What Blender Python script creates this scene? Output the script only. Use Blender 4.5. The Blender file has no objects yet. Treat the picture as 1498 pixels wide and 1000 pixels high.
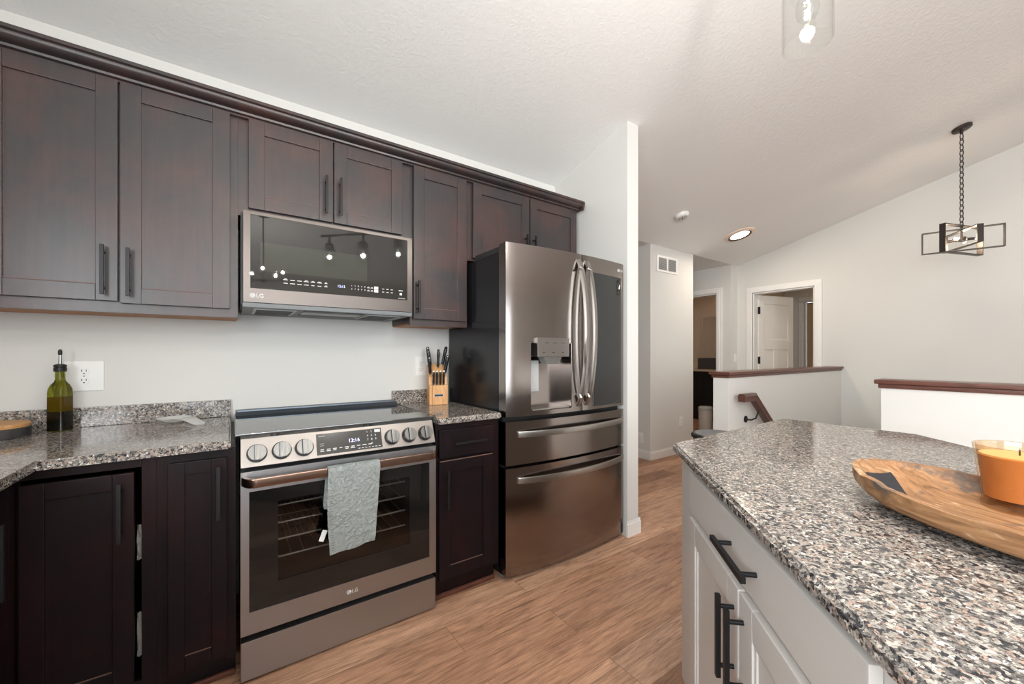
import bpy, bmesh, math, random
from math import pi, sin, cos, radians, sqrt
from mathutils import Matrix, Vector, noise

random.seed(7)
S = bpy.context.scene
C = S.collection

# ------------------------------------------------------------------ camera
YAW = radians(35.1)
cam_data = bpy.data.cameras.new('camera')
cam = bpy.data.objects.new('camera', cam_data)
C.objects.link(cam)
cam.location = (0, 0, 1.2)
cam.rotation_euler = (radians(90), 0, -YAW)
cam_data.sensor_width = 36.0
cam_data.lens = 582.0 / 1498.0 * 36.0
cam_data.shift_y = 18.0 / 1498.0
cam_data.clip_start = 0.02
S.camera = cam

# ------------------------------------------------------------------ view and sky
S.view_settings.view_transform = 'Standard'
S.view_settings.look = 'None'
S.view_settings.gamma = 1.0
S.view_settings.use_curve_mapping = False
S.view_settings.exposure = 0.50
S.cycles.max_bounces = 10
S.cycles.diffuse_bounces = 6
S.cycles.glossy_bounces = 5
S.cycles.transparent_max_bounces = 12
S.cycles.caustics_reflective = False
S.cycles.caustics_refractive = False
S.cycles.sample_clamp_indirect = 6.0
S.cycles.use_denoising = True

world = bpy.data.worlds.new('world')
S.world = world
world.use_nodes = True
wb = world.node_tree.nodes['Background']
wb.inputs[0].default_value = (0.80, 0.90, 1.0, 1)
wb.inputs[1].default_value = 2.2


def area(name, loc, rot, sx, sy, power, col=(1, 1, 1)):
    d = bpy.data.lights.new(name, 'AREA')
    d.shape = 'RECTANGLE'
    d.size = sx
    d.size_y = sy
    d.energy = power
    d.color = col
    o = bpy.data.objects.new(name, d)
    o.location = loc
    o.rotation_euler = rot
    C.objects.link(o)
    return o


# daylight entering the windows (each lamp fills its window opening)
area('daylight_patio', (0.85, -4.17, 1.15), (radians(90), 0, 0), 3.4, 2.1, 56, (0.93, 0.97, 1.0))
area('left_window_fill', (-1.08, -0.95, 1.62), (radians(90), 0, radians(-90)), 2.1, 0.95, 68, (0.93, 0.97, 1.0))  # fill through an unseen left window, enlarged to brighten the island front


def point(name, loc, power, col=(1, 0.86, 0.7), r=0.03):
    d = bpy.data.lights.new(name, 'POINT')
    d.energy = power
    d.color = col
    d.shadow_soft_size = r
    o = bpy.data.objects.new(name, d)
    o.location = loc
    C.objects.link(o)
    return o


# ------------------------------------------------------------------ materials
def srgb(r, g, b):
    f = lambda c: (c / 255 / 12.92) if c / 255 <= 0.04045 else ((c / 255 + 0.055) / 1.055) ** 2.4
    return (f(r), f(g), f(b), 1)


MATS = {}


def mat(name, col, rough=0.5, metal=0.0, spec=0.5, coat=0.0, emit=None, es=0.0, trans=0.0, ior=1.45, aniso=0.0):
    m = bpy.data.materials.new(name)
    m.use_nodes = True
    p = m.node_tree.nodes['Principled BSDF']
    p.inputs['Base Color'].default_value = col
    p.inputs['Roughness'].default_value = rough
    p.inputs['Metallic'].default_value = metal
    p.inputs['Specular IOR Level'].default_value = spec
    p.inputs['Coat Weight'].default_value = coat
    p.inputs['Coat Roughness'].default_value = 0.08
    p.inputs['IOR'].default_value = ior
    p.inputs['Transmission Weight'].default_value = trans
    p.inputs['Anisotropic'].default_value = aniso
    if emit:
        p.inputs['Emission Color'].default_value = emit
        p.inputs['Emission Strength'].default_value = es
    MATS[name] = m
    return m


def nt(m):
    t = m.node_tree
    return t, t.nodes, t.links, t.nodes['Principled BSDF']


def coords(m, kind='Object', scale=(1, 1, 1)):
    t, n, l, p = nt(m)
    tc = n.new('ShaderNodeTexCoord')
    mp = n.new('ShaderNodeMapping')
    mp.inputs['Scale'].default_value = scale
    if kind == 'World':
        g = n.new('ShaderNodeNewGeometry')
        l.new(g.outputs['Position'], mp.inputs['Vector'])
    else:
        l.new(tc.outputs[kind], mp.inputs['Vector'])
    return mp.outputs['Vector']


def noise_tex(m, vec, scale, detail=4, rough=0.55, dist=0.0):
    t, n, l, p = nt(m)
    x = n.new('ShaderNodeTexNoise')
    x.inputs['Scale'].default_value = scale
    x.inputs['Detail'].default_value = detail
    x.inputs['Roughness'].default_value = rough
    x.inputs['Distortion'].default_value = dist
    l.new(vec, x.inputs['Vector'])
    return x


def ramp(m, fac, stops, interp='LINEAR'):
    t, n, l, p = nt(m)
    r = n.new('ShaderNodeValToRGB')
    r.color_ramp.interpolation = interp
    e = r.color_ramp.elements
    while len(e) > 1:
        e.remove(e[-1])
    e[0].position = stops[0][0]
    e[0].color = stops[0][1]
    for pos, col in stops[1:]:
        x = e.new(pos)
        x.color = col
    l.new(fac, r.inputs['Fac'])
    return r.outputs['Color']


def mixc(m, fac, a, b, mode='MIX'):
    t, n, l, p = nt(m)
    x = n.new('ShaderNodeMix')
    x.data_type = 'RGBA'
    x.blend_type = mode
    for sock, v in ((x.inputs[0], fac), (x.inputs[6], a), (x.inputs[7], b)):
        if hasattr(v, 'is_linked') or hasattr(v, 'links'):
            l.new(v, sock)
        else:
            sock.default_value = v
    return x.outputs[2]


def bump(m, h, strength=0.2, dist=0.01):
    t, n, l, p = nt(m)
    b = n.new('ShaderNodeBump')
    b.inputs['Strength'].default_value = strength
    b.inputs['Distance'].default_value = dist
    l.new(h, b.inputs['Height'])
    l.new(b.outputs['Normal'], p.inputs['Normal'])


def setcol(m, c):
    t, n, l, p = nt(m)
    l.new(c, p.inputs['Base Color'])


# painted wall
M_wall = mat('wall_paint', (0.67, 0.665, 0.640, 1), 0.6, spec=0.25)
v = coords(M_wall, 'World')
bump(M_wall, noise_tex(M_wall, v, 260, 2).outputs['Fac'], 0.03, 0.002)
M_ceil = mat('ceiling_paint', (0.82, 0.82, 0.81, 1), 0.8, spec=0.15)
v = coords(M_ceil, 'World')
nz = noise_tex(M_ceil, v, 42, 5, 0.6, 0.6)
bump(M_ceil, ramp(M_ceil, nz.outputs['Fac'], [(0.42, (0, 0, 0, 1)), (0.62, (1, 1, 1, 1))]), 0.17, 0.006)
M_trim = mat('trim_paint', (0.80, 0.795, 0.775, 1), 0.35)
M_doorpaint = mat('door_paint', (0.74, 0.72, 0.68, 1), 0.35)
M_island = mat('island_paint', srgb(205, 200, 194), 0.38)
M_plastic = mat('white_plastic', (0.80, 0.80, 0.78, 1), 0.35)
M_dark_slot = mat('dark_slot', (0.02, 0.02, 0.02, 1), 0.6)

# floor planks
M_floor = mat('plank_floor', (0.2, 0.1, 0.06, 1), 0.42, spec=0.4)
t, n, l, p = nt(M_floor)
v = coords(M_floor, 'World')
br = n.new('ShaderNodeTexBrick')
br.offset = 0.37
br.offset_frequency = 2
br.inputs['Scale'].default_value = 1.0
br.inputs['Brick Width'].default_value = 1.22
br.inputs['Row Height'].default_value = 0.178
br.inputs['Mortar Size'].default_value = 0.0012
br.inputs['Mortar Smooth'].default_value = 0.2
br.inputs['Bias'].default_value = 0.0
br.inputs['Color1'].default_value = (0, 0, 0, 1)
br.inputs['Color2'].default_value = (1, 1, 1, 1)
br.inputs['Mortar'].default_value = (0.3, 0.3, 0.3, 1)
l.new(v, br.inputs['Vector'])
tone = ramp(M_floor, br.outputs['Color'], [(0.0, srgb(150, 110, 86)), (0.35, srgb(196, 151, 122)), (0.7, srgb(214, 172, 144)), (1.0, srgb(170, 125, 99))])
sep = n.new('ShaderNodeVectorMath')
sep.operation = 'MULTIPLY_ADD'
l.new(br.outputs['Color'], sep.inputs[0])
sep.inputs[1].default_value = (37, 11, 5)
l.new(v, sep.inputs[2])
mp2 = n.new('ShaderNodeMapping')
mp2.inputs['Scale'].default_value = (2.0, 30, 1)
l.new(sep.outputs[0], mp2.inputs['Vector'])
g1 = noise_tex(M_floor, mp2.outputs[0], 2.2, 8, 0.66, 0.9)
grain = ramp(M_floor, g1.outputs['Fac'], [(0.28, (0.34, 0.30, 0.28, 1)), (0.42, (0.74, 0.72, 0.70, 1)), (0.52, (1.0, 0.99, 0.97, 1)), (0.64, (1.08, 1.06, 1.04, 1)), (0.78, (1.4, 1.37, 1.33, 1))])
mp3 = n.new('ShaderNodeMapping')
mp3.inputs['Scale'].default_value = (1.0, 4.0, 1)
l.new(sep.outputs[0], mp3.inputs['Vector'])
mp4 = n.new('ShaderNodeMapping')
mp4.inputs['Scale'].default_value = (7, 150, 1)
l.new(sep.outputs[0], mp4.inputs['Vector'])
g3 = noise_tex(M_floor, mp4.outputs[0], 2.0, 4, 0.7, 0.5)
fine = ramp(M_floor, g3.outputs['Fac'], [(0.3, (0.72, 0.70, 0.68, 1)), (0.55, (1.02, 1.02, 1.02, 1)), (0.75, (1.16, 1.15, 1.14, 1))])
g2 = noise_tex(M_floor, mp3.outputs[0], 1.7, 4, 0.6, 1.5)
blot = ramp(M_floor, g2.outputs['Fac'], [(0.3, (0.74, 0.71, 0.70, 1)), (0.55, (1.0, 1.0, 1.0, 1)), (0.75, (1.18, 1.17, 1.16, 1))])
c1 = mixc(M_floor, 1.0, tone, grain, 'MULTIPLY')
c2 = mixc(M_floor, 1.0, mixc(M_floor, 1.0, c1, fine, 'MULTIPLY'), blot, 'MULTIPLY')
c3 = mixc(M_floor, br.outputs['Fac'], c2, srgb(122, 92, 72))
setcol(M_floor, c3)
bump(M_floor, g3.outputs['Fac'], 0.12, 0.002)

# espresso stained cabinet wood
def espresso(name, base, red, rough, lo=0.45, hi=0.75):
    m = mat(name, base, rough, spec=0.5, coat=0.25)
    nt(m)[3].inputs['Coat Roughness'].default_value = 0.3
    v = coords(m, 'World')
    a = noise_tex(m, v, 3.2, 4, 0.6, 0.8)
    v2 = coords(m, 'World', (60, 60, 4))
    b = noise_tex(m, v2, 1.0, 4, 0.6, 0.6)
    c = ramp(m, a.outputs['Fac'], [(lo, base), (hi, red)])
    k = ramp(m, b.outputs['Fac'], [(0.3, (0.86, 0.86, 0.86, 1)), (0.7, (1.1, 1.1, 1.1, 1))])
    setcol(m, mixc(m, 1.0, c, k, 'MULTIPLY'))
    bump(m, b.outputs['Fac'], 0.015, 0.001)
    return m


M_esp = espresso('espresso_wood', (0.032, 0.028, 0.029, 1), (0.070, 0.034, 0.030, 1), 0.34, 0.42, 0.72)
M_espb = espresso('espresso_wood_shaded', (0.008, 0.0055, 0.007, 1), (0.017, 0.006, 0.006, 1), 0.40, 0.4, 0.7)  # copy of the espresso wood, darkened so base cabinets sit in deeper shade
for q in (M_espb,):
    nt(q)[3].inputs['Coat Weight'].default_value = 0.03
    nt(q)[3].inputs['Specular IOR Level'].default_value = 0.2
M_worn = mat('worn_edge_wood', srgb(104, 78, 70), 0.5)
M_ply = mat('raw_plywood', srgb(176, 122, 80), 0.6)
M_black = mat('black_metal', (0.022, 0.022, 0.024, 1), 0.42, metal=0.6)

# granite
M_gran = mat('granite', (0.3, 0.3, 0.3, 1), 0.10, spec=0.5)
t, n, l, p = nt(M_gran)
v = coords(M_gran, 'World')
dn = noise_tex(M_gran, v, 95, 3, 0.6)
vm = n.new('ShaderNodeVectorMath')
vm.operation = 'MULTIPLY_ADD'
l.new(dn.outputs['Color'], vm.inputs[0])
vm.inputs[1].default_value = (0.010, 0.010, 0.010)
l.new(v, vm.inputs[2])


def vor(scale, src):
    x = n.new('ShaderNodeTexVoronoi')
    x.inputs['Scale'].default_value = scale
    l.new(src, x.inputs['Vector'])
    s = n.new('ShaderNodeSeparateColor')
    l.new(x.outputs['Color'], s.inputs[0])
    return s.outputs[0], s.outputs[1]


ga, gb = vor(185, vm.outputs[0])
gc, gd = vor(420, vm.outputs[0])
base_g = ramp(M_gran, ga, [(0.0, srgb(62, 62, 66)), (0.15, srgb(104, 101, 99)), (0.32, srgb(152, 147, 141)), (0.54, srgb(160, 142, 131)), (0.68, srgb(178, 171, 162)), (0.85, srgb(126, 120, 116)), (0.95, srgb(208, 204, 197))], 'CONSTANT')
speck = ramp(M_gran, gc, [(0.0, (0.20, 0.20, 0.21, 1)), (0.17, (0.62, 0.61, 0.60, 1)), (0.40, (1, 1, 1, 1)), (0.86, (1.25, 1.23, 1.2, 1))], 'CONSTANT')
setcol(M_gran, mixc(M_gran, 0.85, base_g, speck, 'MULTIPLY'))

# metals
def brushed(name, col, rough, axis_scale, bstr=0.04, metal=1.0):
    m = mat(name, col, rough, metal=metal)
    v = coords(m, 'World', axis_scale)
    a = noise_tex(m, v, 1.0, 3, 0.6)
    t, n, l, p = nt(m)
    mr = n.new('ShaderNodeMapRange')
    mr.inputs[3].default_value = rough * 0.75
    mr.inputs[4].default_value = rough * 1.3
    l.new(a.outputs['Fac'], mr.inputs[0])
    l.new(mr.outputs[0], p.inputs['Roughness'])
    bump(m, a.outputs['Fac'], bstr, 0.001)
    return m


M_steel = brushed('black_stainless', srgb(168, 168, 170), 0.38, (3, 3, 500))
M_fsteel = brushed('fridge_black_stainless', srgb(150, 143, 139), 0.16, (400, 400, 3), 0.02)
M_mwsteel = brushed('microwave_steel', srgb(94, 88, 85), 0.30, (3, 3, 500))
M_panelsteel = brushed('control_panel_steel', srgb(140, 134, 130), 0.38, (4, 4, 500))
M_chrome = mat('bright_steel', srgb(146, 146, 144), 0.25, metal=1.0)
M_knob = brushed('knob_steel', srgb(116, 116, 115), 0.28, (260, 4, 4))
M_rack = mat('oven_rack_wire', srgb(205, 205, 202), 0.4, metal=0.6)
M_handle = mat('satin_handle_steel', srgb(176, 174, 170), 0.30, metal=1.0)
M_rosesteel = brushed('oven_handle_steel', srgb(150, 124, 110), 0.24, (3, 3, 400))
M_fside = mat('fridge_side', (0.013, 0.013, 0.015, 1), 0.22, spec=0.4)
M_blackgloss = mat('black_glass', (0.008, 0.008, 0.008, 1), 0.03, spec=0.6)
M_mwglass = mat('microwave_glass', (0.026, 0.025, 0.023, 1), 0.015, spec=0.55)
M_mwwin = mat('microwave_window', (0.040, 0.042, 0.033, 1), 0.015, spec=0.55)
M_cook = mat('ceramic_cooktop', (0.030, 0.034, 0.036, 1), 0.04, spec=0.9, ior=1.9)
M_fglass = mat('fridge_glass', (0.014, 0.016, 0.017, 1), 0.02, spec=1.0)
M_panelblk = mat('control_glass', (0.040, 0.038, 0.036, 1), 0.12)
M_mark = mat('printed_marking', srgb(214, 214, 212), 0.5)
M_markdim = mat('dim_marking', srgb(140, 138, 136), 0.5)
M_led = mat('clock_led', (0.1, 0.1, 0.3, 1), 0.5, emit=(0.62, 0.66, 1.0, 1), es=1.6)
M_grey = mat('grey_plastic', srgb(108, 112, 114), 0.45)
M_ventblue = mat('vent_trim_steel', srgb(104, 112, 120), 0.3, metal=0.8)
M_dgrey = mat('dark_grey_plastic', srgb(48, 48, 50), 0.5)
M_lgrey = mat('silver_plastic', srgb(176, 178, 178), 0.35)


def tint_glass(name, col, alpha_mix, rough=0.0):
    """thin tinted pane: see-through with a mirror-like face"""
    m = bpy.data.materials.new(name)
    m.use_nodes = True
    t = m.node_tree
    for x in list(t.nodes):
        t.nodes.remove(x)
    o = t.nodes.new('ShaderNodeOutputMaterial')
    tr = t.nodes.new('ShaderNodeBsdfTransparent')
    tr.inputs[0].default_value = col
    gl = t.nodes.new('ShaderNodeBsdfGlossy')
    gl.inputs['Roughness'].default_value = rough
    lw = t.nodes.new('ShaderNodeLayerWeight')
    pw = t.nodes.new('ShaderNodeMath')
    pw.operation = 'POWER'
    pw.inputs[1].default_value = 5.0
    t.links.new(lw.outputs['Facing'], pw.inputs[0])
    fr = t.nodes.new('ShaderNodeMath')
    fr.operation = 'MULTIPLY_ADD'
    f0 = ((alpha_mix - 1) / (alpha_mix + 1)) ** 2
    fr.inputs[1].default_value = 0.9 * (1 - f0)
    fr.inputs[2].default_value = f0
    t.links.new(pw.outputs[0], fr.inputs[0])
    mx = t.nodes.new('ShaderNodeMixShader')
    t.links.new(fr.outputs[0], mx.inputs[0])
    t.links.new(tr.outputs[0], mx.inputs[1])
    t.links.new(gl.outputs[0], mx.inputs[2])
    t.links.new(mx.outputs[0], o.inputs[0])
    MATS[name] = m
    return m


M_ovenwin = tint_glass('oven_window_glass', (0.62, 0.61, 0.60, 1), 1.5)
M_clear = tint_glass('clear_glass', (0.97, 0.975, 0.97, 1), 1.45)
M_amber = tint_glass('amber_glass', (0.94, 0.83, 0.70, 1), 1.5)
M_pane = tint_glass('window_pane', (0.98, 0.99, 0.99, 1), 1.45)
M_green = mat('green_glass', srgb(140, 140, 40), 0.03, trans=0.85, ior=1.3)
M_oil = mat('olive_oil', srgb(86, 68, 10), 0.05, trans=0.25, ior=1.3)
M_oildark = mat('dark_oil_sediment', srgb(16, 15, 8), 0.08, spec=0.6)
M_wax = mat('amber_wax', srgb(198, 146, 100), 0.5)
nt(M_wax)[3].inputs['Subsurface Weight'].default_value = 0.35
nt(M_wax)[3].inputs['Subsurface Radius'].default_value = (0.03, 0.015, 0.006)
M_waxtop = mat('pale_wax_top', srgb(243, 210, 160), 0.45)
M_bulb = mat('lit_bulb', (1, 0.9, 0.75, 1), 0.3, emit=(1.0, 0.86, 0.66, 1), es=14)
M_lens = mat('lit_diffuser', (1, 1, 1, 1), 0.4, emit=(1.0, 0.97, 0.92, 1), es=5)
M_copper = mat('bronze_trim_ring', srgb(96, 78, 62), 0.4, metal=0.5)
M_rubber = mat('black_rubber', (0.012, 0.012, 0.013, 1), 0.45)
M_knife = mat('knife_handle', (0.012, 0.012, 0.014, 1), 0.3)


def woody(name, c0, c1, scale, rough=0.5, stretch=(1, 12, 12)):
    m = mat(name, c0, rough)
    v = coords(m, 'Object', stretch)
    a = noise_tex(m, v, scale, 6, 0.62, 1.0)
    setcol(m, ramp(m, a.outputs['Fac'], [(0.3, c0), (0.7, c1)]))
    bump(m, a.outputs['Fac'], 0.15, 0.002)
    return m


M_block = woody('knife_block_wood', srgb(196, 140, 88), srgb(226, 178, 124), 9, 0.45, (10, 10, 1))
M_board = woody('trivet_wood', srgb(170, 120, 72), srgb(218, 170, 118), 14, 0.5, (1, 9, 9))
M_cap = woody('cap_wood', srgb(72, 44, 36), srgb(112, 70, 58), 6, 0.35, (2, 2, 20))
M_capx = woody('rail_wood', srgb(66, 42, 36), srgb(104, 68, 58), 6, 0.35, (2, 20, 20))
M_cloth = mat('towel_cloth', srgb(206, 213, 211), 0.9, spec=0.1)
v = coords(M_cloth, 'Object')
cn = noise_tex(M_cloth, v, 55, 4, 0.6, 1.2)
bump(M_cloth, cn.outputs['Fac'], 1.0, 0.016)
M_paper = mat('white_paper', srgb(226, 224, 218), 0.7)
M_ceramic = mat('white_ceramic', (0.87, 0.87, 0.86, 1), 0.15)
M_mirror = mat('mirror_glass', (0.75, 0.75, 0.75, 1), 0.03, metal=1.0)
M_tan = mat('closet_door_paint', srgb(178, 152, 128), 0.5)
M_bath = mat('bathroom_wall_paint', srgb(196, 178, 160), 0.6)
M_fabricblk = mat('black_upholstery', (0.02, 0.02, 0.022, 1), 0.6)
M_stoolgrey = mat('grey_upholstery', srgb(128, 128, 130), 0.6)

# dough bowl wood, with bleached and scorched patches of its own
M_bowl = mat('dough_bowl_wood', srgb(176, 120, 66), 0.55)
v = coords(M_bowl, 'Object', (26, 2.2, 26))
a = noise_tex(M_bowl, v, 2.0, 7, 0.65, 1.2)
cb = ramp(M_bowl, a.outputs['Fac'], [(0.22, srgb(72, 50, 34)), (0.42, srgb(134, 96, 64)), (0.6, srgb(168, 126, 88)), (0.8, srgb(200, 166, 126))])
v2 = coords(M_bowl, 'Object')
bl = noise_tex(M_bowl, v2, 11, 5, 0.6, 0.7)
cb = mixc(M_bowl, ramp(M_bowl, bl.outputs['Fac'], [(0.57, (0, 0, 0, 1)), (0.66, (1, 1, 1, 1))]), cb, srgb(96, 82, 72))
cb = mixc(M_bowl, ramp(M_bowl, bl.outputs['Fac'], [(0.30, (0.8, 0.8, 0.8, 1)), (0.40, (0, 0, 0, 1))]), cb, srgb(232, 206, 170))
setcol(M_bowl, cb)
bump(M_bowl, a.outputs['Fac'], 0.5, 0.004)
M_patch = mat('slate_patch', srgb(70, 70, 74), 0.5)


# ------------------------------------------------------------------ mesh helpers
class B:
    """collects shapes into one bmesh"""

    def __init__(self):
        self.bm = bmesh.new()

    def _xf(self, verts, M):
        if M is not None:
            bmesh.ops.transform(self.bm, matrix=M, verts=verts)

    def box(self, x0, x1, y0, y1, z0, z1, bev=0.0, M=None, seg=2):
        r = bmesh.ops.create_cube(self.bm, size=1.0)
        vs = r['verts']
        bmesh.ops.transform(self.bm, matrix=Matrix.Translation(((x0 + x1) / 2, (y0 + y1) / 2, (z0 + z1) / 2)) @ Matrix.Diagonal((abs(x1 - x0), abs(y1 - y0), abs(z1 - z0), 1)), verts=vs)
        if bev > 0:
            es = list({e for q in vs for e in q.link_edges})
            r2 = bmesh.ops.bevel(self.bm, geom=es, offset=bev, segments=seg, affect='EDGES', profile=0.6)
            vs = list({q for f in r2['faces'] for q in f.verts} | {q for q in vs if q.is_valid})
        self._xf(vs, M)
        return self

    def cyl(self, p0, p1, r0, r1=None, seg=20, caps=True, M=None):
        r1 = r0 if r1 is None else r1
        p0, p1 = Vector(p0), Vector(p1)
        d = p1 - p0
        q = d.to_track_quat('Z', 'Y').to_matrix().to_4x4()
        r = bmesh.ops.create_cone(self.bm, cap_ends=caps, segments=seg, radius1=r0, radius2=r1, depth=d.length)
        bmesh.ops.transform(self.bm, matrix=Matrix.Translation((p0 + p1) / 2) @ q, verts=r['verts'])
        self._xf(r['verts'], M)
        return self

    def lathe(self, prof, c=(0, 0, 0), seg=32, M=None, sx=1.0, sy=1.0):
        rings = []
        allv = []
        for (r, z) in prof:
            ring = []
            if r < 1e-6:
                ring = [self.bm.verts.new((c[0], c[1], c[2] + z))]
            else:
                for i in range(seg):
                    a = 2 * pi * i / seg
                    ring.append(self.bm.verts.new((c[0] + r * cos(a) * sx, c[1] + r * sin(a) * sy, c[2] + z)))
            rings.append(ring)
            allv += ring
        for a, b in zip(rings[:-1], rings[1:]):
            if len(a) == 1 and len(b) == 1:
                continue
            for i in range(seg):
                j = (i + 1) % seg
                if len(a) == 1:
                    self.bm.faces.new((a[0], b[j], b[i]))
                elif len(b) == 1:
                    self.bm.faces.new((a[i], a[j], b[0]))
                else:
                    self.bm.faces.new((a[i], a[j], b[j], b[i]))
        self._xf(allv, M)
        return self

    def tube(self, pts, r, seg=10, M=None, flat=None, close=False):
        """sweep a circle (or a flat w x h section) along a polyline"""
        pts = [Vector(q) for q in pts]
        k = len(pts)
        rings = []
        allv = []
        up = Vector((0, 0, 1))
        for i, q in enumerate(pts):
            if close:
                d = pts[(i + 1) % k] - pts[i - 1]
            else:
                d = (pts[min(i + 1, k - 1)] - pts[max(i - 1, 0)])
            d.normalize()
            u = up if abs(d.dot(up)) < 0.95 else Vector((1, 0, 0))
            a = d.cross(u).normalized()
            b = a.cross(d).normalized()
            rr = r[i] if isinstance(r, (list, tuple)) else r
            ring = []
            for j in range(seg):
                th = 2 * pi * j / seg
                if flat:
                    w, h = flat
                    cx, sy = cos(th), sin(th)
                    ex = lambda x: math.copysign(abs(x) ** 0.35, x)
                    ring.append(self.bm.verts.new(q + a * ex(cx) * w + b * ex(sy) * h))
                else:
                    ring.append(self.bm.verts.new(q + a * cos(th) * rr + b * sin(th) * rr))
            rings.append(ring)
            allv += ring
        pairs = list(zip(rings[:-1], rings[1:]))
        if close:
            pairs.append((rings[-1], rings[0]))
        for a, b in pairs:
            for j in range(seg):
                jj = (j + 1) % seg
                self.bm.faces.new((a[j], a[jj], b[jj], b[j]))
        if not close:
            self.bm.faces.new(rings[0][::-1])
            self.bm.faces.new(rings[-1])
        self._xf(allv, M)
        return self

    def prism(self, poly, axis, a0, a1, M=None):
        """extrude a 2-D polygon along x, y or z"""
        def mk(p, a):
            if axis == 'x':
                return (a, p[0], p[1])
            if axis == 'y':
                return (p[0], a, p[1])
            return (p[0], p[1], a)
        v0 = [self.bm.verts.new(mk(p, a0)) for p in poly]
        v1 = [self.bm.verts.new(mk(p, a1)) for p in poly]
        self.bm.faces.new(v0)
        self.bm.faces.new(v1[::-1])
        k = len(poly)
        for i in range(k):
            j = (i + 1) % k
            self.bm.faces.new((v0[i], v0[j], v1[j], v1[i]))
        self._xf(v0 + v1, M)
        return self

    def grid(self, rows, close_v=False):
        vs = [[self.bm.verts.new(q) for q in row] for row in rows]
        for a, b in zip(vs[:-1], vs[1:]):
            m = len(a)
            for j in range(m if close_v else m - 1):
                jj = (j + 1) % m
                self.bm.faces.new((a[j], a[jj], b[jj], b[j]))
        return vs

    def sphere(self, c, r, seg=16, sc=(1, 1, 1), M=None):
        x = bmesh.ops.create_uvsphere(self.bm, u_segments=seg, v_segments=max(8, seg // 2), radius=r)
        bmesh.ops.transform(self.bm, matrix=Matrix.Translation(c) @ Matrix.Diagonal((*sc, 1)), verts=x['verts'])
        self._xf(x['verts'], M)
        return self

    def text(self, s, size, M, thick=0.0004):
        cu = bpy.data.curves.new('t', 'FONT')
        cu.body = s
        cu.size = size
        cu.align_x = 'CENTER'
        cu.align_y = 'CENTER'
        cu.extrude = thick
        cu.resolution_u = 3
        o = bpy.data.objects.new('t', cu)
        C.objects.link(o)
        bpy.context.view_layer.update()
        me = bpy.data.meshes.new_from_object(o.evaluated_get(bpy.context.evaluated_depsgraph_get()))
        bpy.data.objects.remove(o)
        bpy.data.curves.remove(cu)
        me.transform(M)
        self.bm.from_mesh(me)
        bpy.data.meshes.remove(me)
        return self


LOCAL = {}


def obj(name, b, m, parent=None, smooth=35):
    bm = b.bm
    bmesh.ops.recalc_face_normals(bm, faces=bm.faces)
    root = parent
    while root is not None and root.parent is not None:
        root = root.parent
    if root is not None and root.name in LOCAL:
        bmesh.ops.translate(bm, verts=bm.verts, vec=-LOCAL[root.name])
    me = bpy.data.meshes.new(name)
    bm.to_mesh(me)
    bm.free()
    for x in (m if isinstance(m, (list, tuple)) else [m]):
        me.materials.append(x)
    if smooth:
        for q in me.polygons:
            q.use_smooth = True
        me.set_sharp_from_angle(angle=radians(smooth))
    o = bpy.data.objects.new(name, me)
    C.objects.link(o)
    if smooth and smooth < 45:
        w = o.modifiers.new('weighted', 'WEIGHTED_NORMAL')
        w.keep_sharp = True
    if parent is not None:
        o.parent = parent
    return o


def thing(name, label, cat, loc=(0, 0, 0), rotz=None, group=None):
    """Empty at the thing's base. rotz None: its parts are given in room coordinates; else in its own."""
    o = bpy.data.objects.new(name, None)
    o.empty_display_size = 0.05
    C.objects.link(o)
    o.location = loc
    o['label'] = label
    o['category'] = cat
    if group:
        o['group'] = group
    if rotz is None:
        LOCAL[o.name] = Vector(loc)
    else:
        o.rotation_euler = (0, 0, rotz)
    return o


def tag(o, label, cat, group=None):
    o['label'] = label
    o['category'] = cat
    if group:
        o['group'] = group
    return o


def lone(name, b, m, label, cat, base, group=None, smooth=35):
    """a thing that is a single mesh, its origin at base"""
    bmesh.ops.translate(b.bm, verts=b.bm.verts, vec=-Vector(base))
    o = obj(name, b, m, None, smooth)
    o.location = base
    return tag(o, label, cat, group)


def struct(name, b, m, parent=None):
    o = obj(name, b, m, parent, 30)
    if parent is None:
        o['kind'] = 'structure'
    return o


def T(x, y, z, rz=0.0):
    return Matrix.Translation((x, y, z)) @ Matrix.Rotation(rz, 4, 'Z')


FX = Matrix.Rotation(radians(90), 4, 'X')     # text plane -> faces -Y

# ------------------------------------------------------------------ room shell
VK = 2.548 + 0.2655 * 2.42
RIDGE = -0.95


def vz(y):
    if y > 2.78:
        return 2.452
    if y >= RIDGE:
        return VK - 0.2655 * y
    return VK - 0.2655 * RIDGE - 0.2655 * (RIDGE - y)


Y_S, X_W, X_E = -4.2, -1.11, 5.87

b = B()
FT = 0.12
b.box(-1.3, 3.28, -4.4, 5.0, -FT, 0)
b.box(3.28, 8.0, 1.6, 5.0, -FT, 0)
b.box(3.28, 6.0, -4.4, 0.65, -FT, 0)
b.box(5.99, 8.0, 0.2, 1.6, -FT, 0)
struct('floor', b, M_floor)

b = B()
b.prism([(2.78, vz(2.78)), (RIDGE, vz(RIDGE)), (Y_S - 0.2, vz(Y_S - 0.2)), (Y_S - 0.2, vz(Y_S - 0.2) + 0.15), (RIDGE, vz(RIDGE) + 0.15), (2.78, vz(2.78) + 0.15)], 'x', X_W - 0.15, X_E + 0.13)
b.box(2.0, 7.9, 2.78, 4.9, 2.452, 2.56)
b.box(5.99, 7.9, 0.2, 2.78, 2.44, 2.56)
struct('ceiling', b, M_ceil)


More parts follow.
